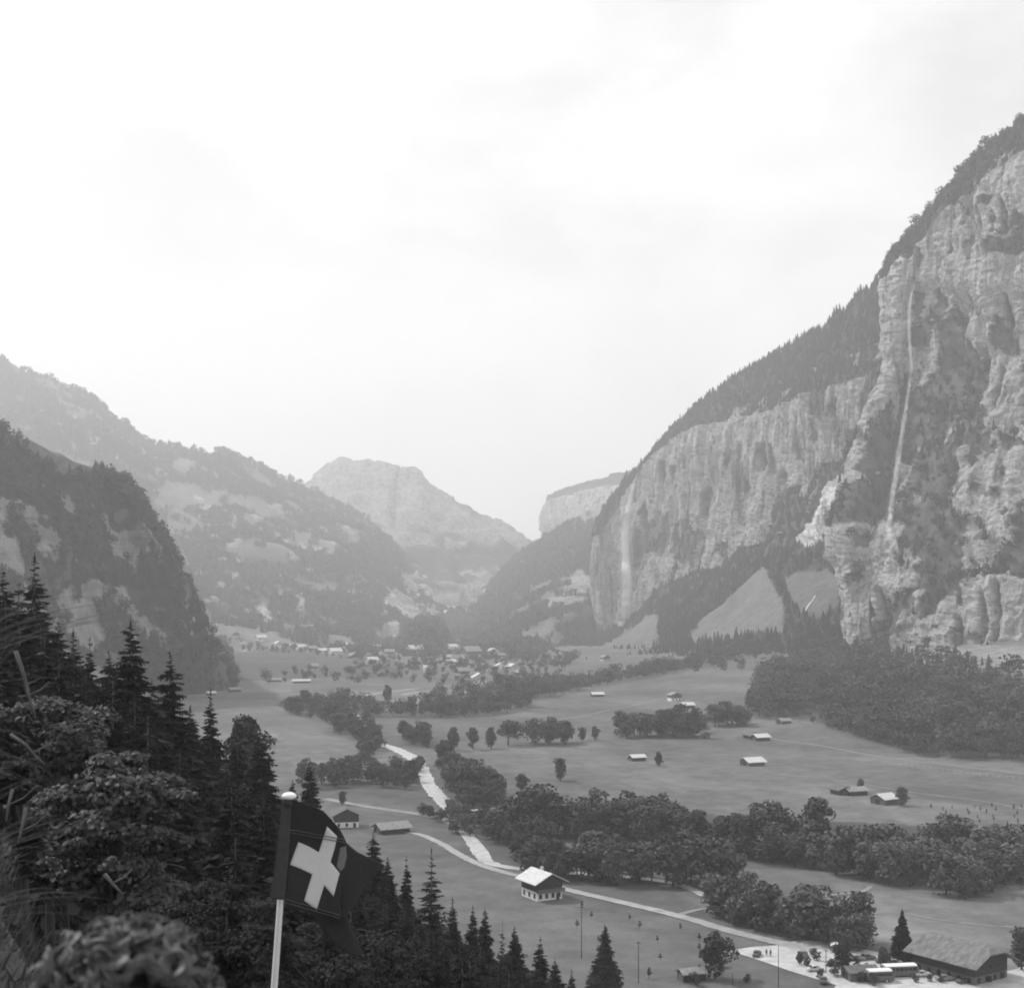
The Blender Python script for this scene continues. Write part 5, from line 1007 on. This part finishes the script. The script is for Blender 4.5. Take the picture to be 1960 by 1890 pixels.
# fence along the meadow track
f0, f1 = hit(1690, 1462), hit(1965, 1492); root = tag(empty('fence', f0), 'wire and post fence along the track of the right meadow', 'fence'); src = None; nf_ = 24; rails = MB()
for i in range(nf_):
    q = f0.lerp(f1, i / (nf_ - 1)); z = down(q.x, q.y, 200).z; loc = (q.x - f0.x, q.y - f0.y, z - f0.z)
    if src is None: src = MB().box(-.08, .08, -.08, .08, -.2, 1.25).build('post', M['plaster'], root); o = src
    else: o = src.copy(); COL.objects.link(o)
    o.location = loc
    if i: rails.tube([Vector(prev) + Vector((0, 0, 1.0)), Vector(loc) + Vector((0, 0, 1.0))], .03, 4, False)
    prev = loc
rails.build('wire', M['plaster'], root)

# ------------------------------------------------------------------ people
def skin_body(name, joints, edges, radii, m, parent=None, sub=2, root_i=0):
    me = bpy.data.meshes.new(name); me.from_pydata(joints, edges, []); o = bpy.data.objects.new(name, me); COL.objects.link(o)
    md = o.modifiers.new('skin', 'SKIN'); md.use_smooth_shade = True
    for i, r in enumerate(radii): v = me.skin_vertices[0].data[i]; v.radius = (r, r) if not hasattr(r, '__len__') else r; v.use_root = (i == root_i)
    o.modifiers.new('sub', 'SUBSURF').levels = sub; o.modifiers['sub'].render_levels = sub; me.materials.append(m); o.parent = parent; return o
M['cloth_dark'] = mat('dark_cloth', .06, .9, .2, 20); M['cloth_mid'] = mat('grey_cloth', .25, .9, .15, 20); M['skin'] = mat('skin', .42, .5, .05, 8)
M['hair'] = mat('wavy_hair', .10, .45, .6, 55, spec=.5, stretch=(1, 1, 1)); M['hair_dark'] = mat('hair_cap_painted_shade', .014, .5, .4, 40, spec=.4)  # dark one colours the cap: painted shade in the gaps between curls
def small_person(x, y, label, rz, top):
    root = tag(empty('person', hit(x, y), rz), label, 'person')
    J = [(0, 0, .95), (0, 0, 1.2), (0, 0, 1.42), (0, 0, 1.52), (0, .02, 1.64), (-.19, 0, 1.4), (-.25, .03, 1.12), (-.22, .1, .88), (.19, 0, 1.4), (.26, -.02, 1.12), (.24, .04, .86), (-.1, 0, .88), (-.11, .04, .5), (-.12, 0, .08), (-.12, .14, .03), (.1, 0, .88), (.12, -.02, .5), (.14, -.1, .08), (.14, .03, .03)]
    E = [(0, 1), (1, 2), (2, 3), (3, 4), (2, 5), (5, 6), (6, 7), (2, 8), (8, 9), (9, 10), (0, 11), (11, 12), (12, 13), (13, 14), (0, 15), (15, 16), (16, 17), (17, 18)]
    r = [.14, .13, .15, .06, .1, .07, .05, .035, .07, .05, .035, .1, .07, .05, .04, .1, .07, .05, .04]
    skin_body('body', J, E, r, M[top], root, 1); bm = bmesh.new(); bmesh.ops.create_uvsphere(bm, u_segments=12, v_segments=8, radius=.115); me = bpy.data.meshes.new('hair'); bm.to_mesh(me); bm.free(); me.materials.append(M['cloth_dark']); o = bpy.data.objects.new('hair', me); COL.objects.link(o); o.parent = root; o.location = (0, -.02, 1.7)
small_person(1467, 1829, 'person in dark clothes standing on the gravel yard next to the dark car', R(20), 'cloth_dark')
small_person(1475, 1830, 'person in dark clothes standing right of the other person on the gravel yard', R(200), 'cloth_dark')

def viewer_in_front():
    Y0 = 1.72; X0 = (236 - CX) / F * Y0; zt = (YH - 1768) / F * Y0; gz = float(G(X0, Y0)); H = zt - gz - .015
    root = tag(empty('person', (X0, Y0, gz)), 'person with thick curly hair seen from behind at the bottom left', 'person')
    s = H / 1.66; q = lambda a: tuple(c * s for c in a)
    J = [(0, 0, .92), (0, .01, 1.12), (0, 0, 1.32), (0, .0, 1.42), (0, .03, 1.50), (0, .04, 1.56), (-.17, 0, 1.33), (-.23, .03, 1.05), (-.2, .18, .86), (.17, 0, 1.33), (.23, .03, 1.05), (.2, .18, .86), (-.1, 0, .86), (-.1, .03, .48), (-.1, -.01, .08), (-.1, .13, .03), (.1, 0, .86), (.1, .03, .48), (.1, -.01, .08), (.1, .13, .03), (-.2, .24, .80), (.2, .24, .80)]
    E = [(0, 1), (1, 2), (2, 3), (3, 4), (4, 5), (2, 6), (6, 7), (7, 8), (2, 9), (9, 10), (10, 11), (0, 12), (12, 13), (13, 14), (14, 15), (0, 16), (16, 17), (17, 18), (18, 19), (8, 20), (11, 21)]
    r = [.15, .12, .14, .055, .08, .085, .07, .045, .032, .07, .045, .032, .1, .065, .045, .035, .1, .065, .045, .035, .03, .03]
    skin_body('body', [q(a) for a in J], E, [a * s for a in r], M['cloth_mid'], root, 2)
    hc = Vector((0, .02, H - .118)); bm = bmesh.new(); bmesh.ops.create_icosphere(bm, subdivisions=4, radius=1)
    for v in bm.verts:
        c = v.co; d = .006 * float(fbm(c.x * 3, c.y * 3, c.z * 3, 3)); back = 1.0; v.co = Vector((c.x * (.084 + d), c.y * (.098 + d), c.z * (.108 + d) - (.02 if c.y > .5 and c.z < 0 else 0)))
    me = bpy.data.meshes.new('head'); bm.to_mesh(me); bm.free(); me.polygons.foreach_set('use_smooth', [True] * len(me.polygons)); me.materials.append(M['skin']); o = bpy.data.objects.new('head', me); COL.objects.link(o); o.parent = root; o.location = hc
    f = MB().tube([(0, .095, .0), (0, .118, -.025), (0, .1, -.038)], [.008, .014, .01], 8); f.build('nose', M['skin'], o, True)
    for sx in (-1, 1):
        MB().tube([(sx * .083, 0, .02), (sx * .095, -.005, .0), (sx * .086, 0, -.03)], [.01, .018, .009], 8).build('ear', M['skin'], o, True)
        MB().tube([(sx * .032, .088, .012), (sx * .032, .096, .012)], [.012, .006], 8).build('eye', M['white'], o, True)
    MB().tube([(-.022, .094, -.058), (0, .101, -.057), (.022, .094, -.058)], [.003, .006, .003], 6).build('mouth', M['cloth_mid'], o, True)
    # curls: each lock is a coil of several strands standing off a rounded cap
    r_ = np.random.default_rng(77); b = MB(); cap = bmesh.new(); bmesh.ops.create_icosphere(cap, subdivisions=5, radius=1)
    for v in cap.verts:
        c = v.co; k = 1 + .06 * float(fbm(c.x * 3.5, c.y * 3.5, c.z * 3.5, 3))
        if c.y > .35 and c.z < .35: k *= .84
        v.co = Vector((c.x * .102 * k, c.y * .104 * k - .004, c.z * .114 * k - .006))
    me = bpy.data.meshes.new('hair'); cap.to_mesh(me); cap.free(); me.polygons.foreach_set('use_smooth', [True] * len(me.polygons)); me.materials.append(M['hair_dark']); hr = bpy.data.objects.new('hair', me); COL.objects.link(hr); hr.parent = root; hr.location = hc
    def on(d, h=0.0): d = Vector(d).normalized(); return Vector((d.x * (.104 + h), d.y * (.108 + h) - .004, d.z * (.119 + h) - .004))
    # waves: bundles of strands sweeping over the head in arcs
    for k in range(80):
        d = unit(r_.normal(size=3))
        if (d[1] > .5 and d[2] < .4) or d[2] < -.8: continue
        n = Vector(d); t1 = n.cross(Vector(r_.normal(size=3))).normalized(); t2 = n.cross(t1); Rc = r_.uniform(.12, .30); span = r_.uniform(1.6, 3.6); h0 = r_.uniform(.002, .016); lift = r_.uniform(.006, .022); ns = 20; fr = r_.uniform(1, 3)
        for q_ in range(20):
            o1, o2, o3 = r_.normal() * .034, r_.normal() * .0025, r_.uniform(-.3, .3); P = []
            for i in range(ns):
                tt = i / (ns - 1); an = o3 + tt * span; rr = Rc * (1 - .45 * tt) + o1 * (1 - .5 * tt)
                P.append(on(n + t1 * rr * math.cos(an) + t2 * rr * math.sin(an), h0 + o2 + lift * math.sin(math.pi * tt)))
            b.tube(P, [.0011 * (.4 + math.sin(math.pi * (i + .5) / ns)) for i in range(ns)], 3, False)
    # a few rolled curls
    for d in [(-.25, -.75, .55), (.35, -.8, .35), (.62, -.62, .15), (.1, -.95, .15), (-.62, -.6, .25), (.25, -.5, .8), (.75, -.3, .45), (-.35, -.92, -.1), (.45, -.85, -.15), (-.8, -.35, .1), (.0, -.2, 1.0), (.8, -.5, -.15), (-.5, -.2, .8)] + [tuple(unit(r_.normal(size=3) * np.array([1, .6, .8]) + np.array([0, -.7, .5]))) for _ in range(34)]:
        n = Vector(d).normalized(); c = on(n, .004); t1 = n.cross(Vector((.3, .2, 1))).normalized(); t2 = n.cross(t1); a = r_.random() * 6.28; u = t1 * math.cos(a) + t2 * math.sin(a); w_ = n.cross(u); Rc = r_.uniform(.013, .026); turns = r_.uniform(.8, 1.3); ns = 24; ax = (n + u * r_.uniform(-.5, .5)).normalized()
        for k in range(26):
            o1, o2 = r_.uniform(-.005, .004), r_.uniform(-.006, .012); ph = r_.uniform(-.35, .35); P = []
            for i in range(ns): tt = i / (ns - 1); an = ph + tt * turns * 6.283; rr = (Rc + o1) * (1 - .25 * tt); P.append(c + u * (rr * math.cos(an)) + w_ * (rr * math.sin(an)) + ax * (.004 + o2 + .004 * math.sin(an * .5)))
            b.tube(P, [.0010 * (.5 + math.sin(math.pi * (i + .5) / ns)) for i in range(ns)], 3, False)
    for k in range(500):                                                    # loose wisps round the outline
        d = unit(r_.normal(size=3))
        if d[2] < .0 or d[1] > .6: continue
        n = Vector(d); c = Vector((d[0] * .107, d[1] * .112, d[2] * .122)); t1 = n.cross(Vector(r_.normal(size=3))).normalized(); L = r_.uniform(.02, .05); P = [c + t1 * L * s_ + n * (.012 + .012 * math.sin(s_ * 3.1) - .02 * s_ * s_) for s_ in np.linspace(0, 1, 7)]
        b.tube(P, .0006, 3, False)
    b.build('curl', M['hair'], hr, True)
viewer_in_front()

# ------------------------------------------------------------------ flag on its pole
FD = 11.0
M['flag_red'] = mat('flag_cloth', .034, .75, .15, 30, bump=.002); M['flag_hem'] = mat('flag_hem_cloth', .055, .75, .15, 30); M['flag_white'] = mat('flag_cross_cloth', .62, .8, .04, 30); M['flag_back'] = mat('flag_cross_reverse', .16, .8, .05, 30)
M['pole_white'] = mat('white_painted_pole', .66, .5, .06, 4); M['knob'] = mat('white_enamel_knob', .82, .25, spec=.5)
def Z(x, y): return (470.4 + x * .2119, 1489.6 + y * .2119)
from mathutils.geometry import tessellate_polygon
def cloth(name, poly, m, parent, depth, th=.006, cuts=4, off=0.0):
    bm = bmesh.new(); vs = [bm.verts.new((x, y, 0)) for x, y in poly]
    for t in tessellate_polygon([[Vector((x, y, 0)) for x, y in poly]]): bm.faces.new([vs[i] for i in t])
    for _ in range(cuts): bmesh.ops.subdivide_edges(bm, edges=[e for e in bm.edges if e.calc_length() > 7], cuts=1); bmesh.ops.triangulate(bm, faces=bm.faces[:])
    for v in bm.verts: x, y = v.co.x, v.co.y; v.co = at(x, y, depth(x, y) + off)
    bmesh.ops.recalc_face_normals(bm, faces=bm.faces[:]); me = bpy.data.meshes.new(name); bm.to_mesh(me); bm.free(); me.polygons.foreach_set('use_smooth', [True] * len(me.polygons)); me.materials.append(m)
    o = bpy.data.objects.new(name, me); COL.objects.link(o); sd = o.modifiers.new('thick', 'SOLIDIFY'); sd.thickness = th; sd.offset = 0; o.parent = parent; return o
wave = lambda x, y: FD + .05 + .035 * math.sin((x - 540) / 26.0) + .02 * math.sin((y - 1550) / 40.0) + .0006 * (x - 545)
backd = lambda x, y: FD + .16 + .0022 * max(0, x - 655) + .03 * math.sin((x + y) / 17.0)
hang = lambda x, y: FD + .14 + .03 * math.sin(x / 12.0) + .0005 * (y - 1750)
fl = tag(empty('flag', (0, 0, 0)), 'dark square flag with a white cross, folded over in the wind on its pole', 'flag')
front = [Z(405, 185), Z(560, 232), Z(700, 290), Z(790, 385), Z(850, 455), Z(890, 530), Z(915, 590), Z(912, 700), Z(890, 830), Z(862, 1000), Z(850, 1150), Z(862, 1250), Z(700, 1205), Z(520, 1150), Z(345, 1095), Z(372, 800), Z(392, 470)]
cloth('cloth', front, M['flag_red'], fl, wave)
cloth('cloth', [Z(905, 575), Z(1000, 655), Z(1120, 715), Z(1255, 778), Z(1180, 860), Z(1100, 945), Z(1000, 1110), Z(905, 1240), Z(858, 1250), Z(845, 1000), Z(880, 780)], M['flag_red'], fl, backd)
cloth('cloth', [Z(560, 1170), Z(860, 1235), Z(905, 1240), Z(960, 1350), Z(1005, 1440), Z(1062, 1622), Z(950, 1590), Z(850, 1535), Z(770, 1450), Z(700, 1378), Z(640, 1290)], M['flag_red'], fl, hang)
cloth('cross', [Z(735, 432), Z(825, 520), Z(800, 640), Z(765, 750), Z(848, 855), Z(820, 960), Z(793, 1062), Z(708, 960), Z(675, 1070), Z(640, 1183), Z(527, 1100), Z(600, 862), Z(500, 815), Z(400, 775), Z(438, 670), Z(475, 572), Z(570, 612), Z(660, 665), Z(700, 540)], M['flag_white'], fl, wave, th=.004, off=-.008)
cloth('cross_reverse', [Z(852, 622), Z(905, 610), Z(912, 700), Z(890, 800), Z(855, 842), Z(820, 790), Z(840, 700)], M['flag_back'], fl, wave, th=.004, off=-.007)
cloth('hoist_hem', [Z(335, 190), Z(412, 190), Z(400, 470), Z(378, 800), Z(350, 1092), Z(225, 1085), Z(262, 800), Z(300, 470)], M['flag_hem'], fl, lambda x, y: FD - .03 + .0009 * (x - 530), th=.01)
for a, b_ in ((Z(372, 468), Z(895, 562)), (Z(345, 1098), Z(850, 1246))):
    P = [at(a[0] + (b_[0] - a[0]) * t, a[1] + (b_[1] - a[1]) * t, wave(a[0] + (b_[0] - a[0]) * t, a[1] + (b_[1] - a[1]) * t) - .016) for t in np.linspace(0, 1, 14)]
    for dz in (.012, -.012): MB().tube([q + Vector((0, 0, dz)) for q in P], .0035, 5).build('seam', M['wood_mid'], fl, True)
fp = tag(empty('flagpole', at(524, 1900, FD)), 'white flagpole with a white knob carrying the flag', 'flagpole'); fb = Vector(fp.location)
a, b_, c = at(550, 1531, FD + .03), at(537, 1718, FD + .03), at(524, 1900, FD + .03); bot = c + (c - b_).normalized() * ((c.z - float(G(c.x, c.y + .2))) * 1.02 + .3)
MB().tube([a - fb, b_ - fb, c - fb, bot - fb], [.024, .025, .027, .03], 14).build('shaft', M['pole_white'], fp, True)
bm = bmesh.new(); bmesh.ops.create_uvsphere(bm, u_segments=24, v_segments=14, radius=1); me = bpy.data.meshes.new('knob'); bm.to_mesh(me); bm.free(); me.polygons.foreach_set('use_smooth', [True] * len(me.polygons)); me.materials.append(M['knob']); o = bpy.data.objects.new('knob', me); COL.objects.link(o); o.parent = fp; o.location = at(553.5, 1522.5, FD) - fb; o.scale = (.060, .060, .031)
MB().tube([at(551.5, 1528, FD) - fb, at(551, 1542, FD) - fb], [.034, .036], 14).build('collar', M['pole_dark'], fp, True)

# ------------------------------------------------------------------ foreground leaves, twigs and grass
def maple(px0, py0, D, rx, ry, n, label, seed, leaf=.075, m='leaf_near', lobes=16, g=None):
    """a near broadleaf crown: clumps of lobed leaves on limbs rising from the slope"""
    r = np.random.default_rng(seed); c = at(px0, py0, D); RX, RZ = rx / F * D, ry / F * D; gz = float(G(c.x, c.y)); root = tag(empty('maple_tree', (c.x, c.y, gz)), label, 'tree', g); c0 = Vector((0, 0, c.z - gz))
    lobes = lobes * 3; lo = [(r.uniform(-1, 1), r.uniform(-.8, .8), r.uniform(-1, 1)) for _ in range(lobes * 3)]; lo = [l for l in lo if l[0] ** 2 + l[2] ** 2 < 1][:lobes]
    lo = np.array([[l[0] * RX, l[1] * RX, l[2] * RZ + c0.z, RX * r.uniform(.13, .30)] for l in lo]); ix = r.integers(0, len(lo), n); d = unit(r.normal(size=(n, 3))); d[:, 2] = np.where(r.random(n) < .7, np.abs(d[:, 2]), d[:, 2]); C = lo[ix, :3] + d * lo[ix, 3:4] * r.uniform(.2, 1.25, (n, 1)) * np.array([1.25, 1, .6])
    sh = np.array([(0, -1), (.25, -.35), (.95, -.55), (.6, .0), (1.0, .5), (.35, .4), (0, 1.1), (-.35, .4), (-1.0, .5), (-.6, .0), (-.95, -.55), (-.25, -.35)]); nn = unit(d * .5 + np.array([0, -.25, .55]) + r.normal(size=(n, 3)) * .38); A = unit(np.cross(nn, r.normal(size=(n, 3)))); B = np.cross(nn, A); s = leaf * r.uniform(.55, 1.1, (n, 1))
    V = np.stack([C + s * (A * q[0] + B * q[1]) + nn * s * (-.28 * abs(q[0])) for q in sh], 1).reshape(-1, 3); mesh_obj('crown', V, np.arange(n * 12).reshape(n, 12), M[m], root)
    b = MB(); b.tube([(0, 0, -.3), (.1, .3, c0.z * .5), (0, .3, c0.z - RZ * .3), (0, .2, c0.z + RZ * .3)], [.14, .11, .06, .02], 9)
    for l in lo[::2]: b.tube([(.05, .1, l[2] - RZ * r.uniform(.5, 1.1)), tuple(np.array([l[0] * .5, l[1] * .5 + .05, l[2] - RZ * .15])), tuple(l[:3])], [.035, .02, .006], 6, False)
    b.build('trunk', M['maple_bark'], root, True)
maple(215, 1610, 19, 140, 150, 16500, 'leafy maple with pale sunlit leaves in front of the spruces at left', 501, .052)
maple(80, 1450, 22, 120, 105, 12500, 'darker maple crown at the left border under the tallest spruce', 502, .052, lobes=14)
maple(20, 1560, 14, 70, 120, 4200, 'thin leafy branches close to the left border', 503, .042, 'bush', lobes=8)
maple(110, 1640, 20, 110, 80, 5000, 'dark leafy thicket left of the maple foot', 506, .05, 'bush', lobes=12)
for i, (x, y, D, rx, ry, n) in enumerate([(430, 1800, 26, 130, 95, 4200), (600, 1860, 30, 120, 80, 3600), (330, 1745, 30, 80, 60, 2200), (740, 1860, 36, 100, 70, 2600)]):
    maple(x, y, D, rx, ry, n * 2, ['leafy thicket between the curly head and the flagpole', 'leafy thicket under the flag, right of the pole', 'leafy thicket just above the curly head', 'leafy thicket under the drooping flag corner'][i], 520 + i, .05, 'bush', lobes=14)
# undergrowth closing the gaps between the trunks
_bush = collection('slope_bushes', [far_leafy(90 + i, 'bush', 420, .075) for i in range(5)])
pts = []
while len(pts) < 2600:
    Y = 18 + 250 * rng.random() ** 1.3; x = rng.uniform(-120, 1130); X = (x - CX) / F * Y
    if np.interp(Y, FY, FX) - X < 3: continue
    g = float(G(X, Y)); top = np.interp(x, OX, OY) + 40
    if YH - F * (g + 4.5) / Y < top: continue
    pts.append((X, Y, g))
stand('undergrowth', pts, _bush, 2.5, 5.0, 'dark undergrowth on the steep near slope below the spruces', 'bushes', wide=(1.1, 1.8))
# long dry grass and twigs arching in from the left
r = np.random.default_rng(9); gb = MB()
def blade(p, q, sag, w0):
    p, q = Vector(p), Vector(q); P = [p.lerp(q, t) + Vector((0, 0, sag * math.sin(math.pi * t * .9) - .25 * sag * t)) for t in np.linspace(0, 1, 12)]; n = len(gb.V); side = Vector((0, .3, 1)).normalized()
    for i, a in enumerate(P): w_ = w0 * (1 - (i / 11) ** 2 * .85); gb.V += [tuple(a - side * w_), tuple(a + side * w_)]
    for i in range(11): gb.F.append((n + 2 * i, n + 2 * i + 1, n + 2 * i + 3, n + 2 * i + 2))
M['dry_grass'] = mat('dry_grass', .085, .85, .35, 14)
bundles = [((-60, 1215), (205, 1155), 12, 3.4), ((-60, 1255), (90, 1180), 10, 3.4), ((-60, 1250), (260, 1180), 10, 3.6), ((-60, 1330), (110, 1190), 5, 3.0), ((-60, 1265), (165, 1215), 8, 3.2), ((-60, 1440), (130, 1500), 12, 3.6), ((-60, 1430), (60, 1440), 10, 3.2), ((-60, 1640), (120, 1560), 14, 4.0), ((-60, 1640), (200, 1590), 14, 4.0), ((-60, 1690), (150, 1600), 12, 4.0), ((-60, 1740), (200, 1700), 16, 4.2), ((-60, 1760), (230, 1750), 12, 4.2), ((-60, 1560), (140, 1480), 8, 3.5), ((-60, 1700), (100, 1640), 16, 4.0), ((-60, 1800), (60, 1780), 18, 4.4), ((-60, 1660), (40, 1610), 18, 4.4)]
for (x0, y0), (x1, y1), n, D in bundles:
    for i in range(max(2, n // 3)):
        j = lambda s: r.normal() * s
        blade(at(x0 + j(10), y0 + j(16), D + j(.12)), at(x1 * r.uniform(.55, 1.08) + j(8), y1 + j(16), D + .3 + j(.25)), r.uniform(.01, .05), r.uniform(.0007, .0018))
tag(gb.build('dry_grass', M['dry_grass']), 'thin dry grass stems arching in from the left border', 'grass', kind='stuff')
# turf on the near bank
tb = MB(); k = 0
while k < 5200:
    x, y = r.uniform(-3.0, -1.6), r.uniform(4.2, 5.7); z = float(G(x, y))
    if z < -1.95: k += 1; continue
    h = r.uniform(.03, .10); a = r.random() * 6.28; dx, dy = .006 * math.cos(a), .006 * math.sin(a); lx, ly = r.normal() * .03 + .03, r.normal() * .03; tb.quad((x - dx, y - dy, z - .01), (x + dx, y + dy, z - .01), (x + lx, y + ly, z + h)); k += 1
tag(tb.build('bank_grass', M['dry_grass']), 'rough grass tufts on the pale bank at the lower left border', 'grass', kind='stuff')
# pale broken branches among the leaves at left
bb = MB()
def branch(pts, r0, label):
    P = [at(*p) for p in pts]; root = tag(empty('broken_branch', P[0]), label, 'branch'); b = MB().tube([q - P[0] for q in P], [r0 * (1 - .5 * i / (len(P) - 1)) for i in range(len(P))], 7); b.build('stem', M['bark_pale'], root, True)
    q = P[len(P) // 2] - P[0]; MB().tube([q, q + Vector((.12, .05, .06)), q + Vector((.22, .08, .16))], [r0 * .5, r0 * .4, r0 * .2], 6).build('twig', M['bark_pale'], root, True)
branch([(30, 1245, 16), (45, 1290, 16), (55, 1330, 16), (68, 1375, 16)], .028, 'pale bare branch hanging down among the upper left leaves')
branch([(20, 1405, 15), (50, 1425, 15), (62, 1440, 15), (85, 1462, 15)], .02, 'pale slanting branch left of the maple leaves')
branch([(24, 1510, 12), (16, 1540, 12), (12, 1570, 12)], .016, 'pale forked twig low at the left border')
branch([(50, 1545, 12), (40, 1590, 12), (34, 1612, 12)], .016, 'short pale upright twig right of the forked one')
branch([(200, 1672, 16), (215, 1690, 16), (236, 1712, 16)], .026, 'short pale stub in the middle of the maple leaves')

# shapes that were never planted are taken away again
for src in SPR + SPR_THIN + [SPR_DENSE, ROUND] + LEAFY + PALE + COLM + SHRUB + SAPL:
    if id(src) not in _used:
        for c_ in list(src.children): bpy.data.objects.remove(c_)
        bpy.data.objects.remove(src)
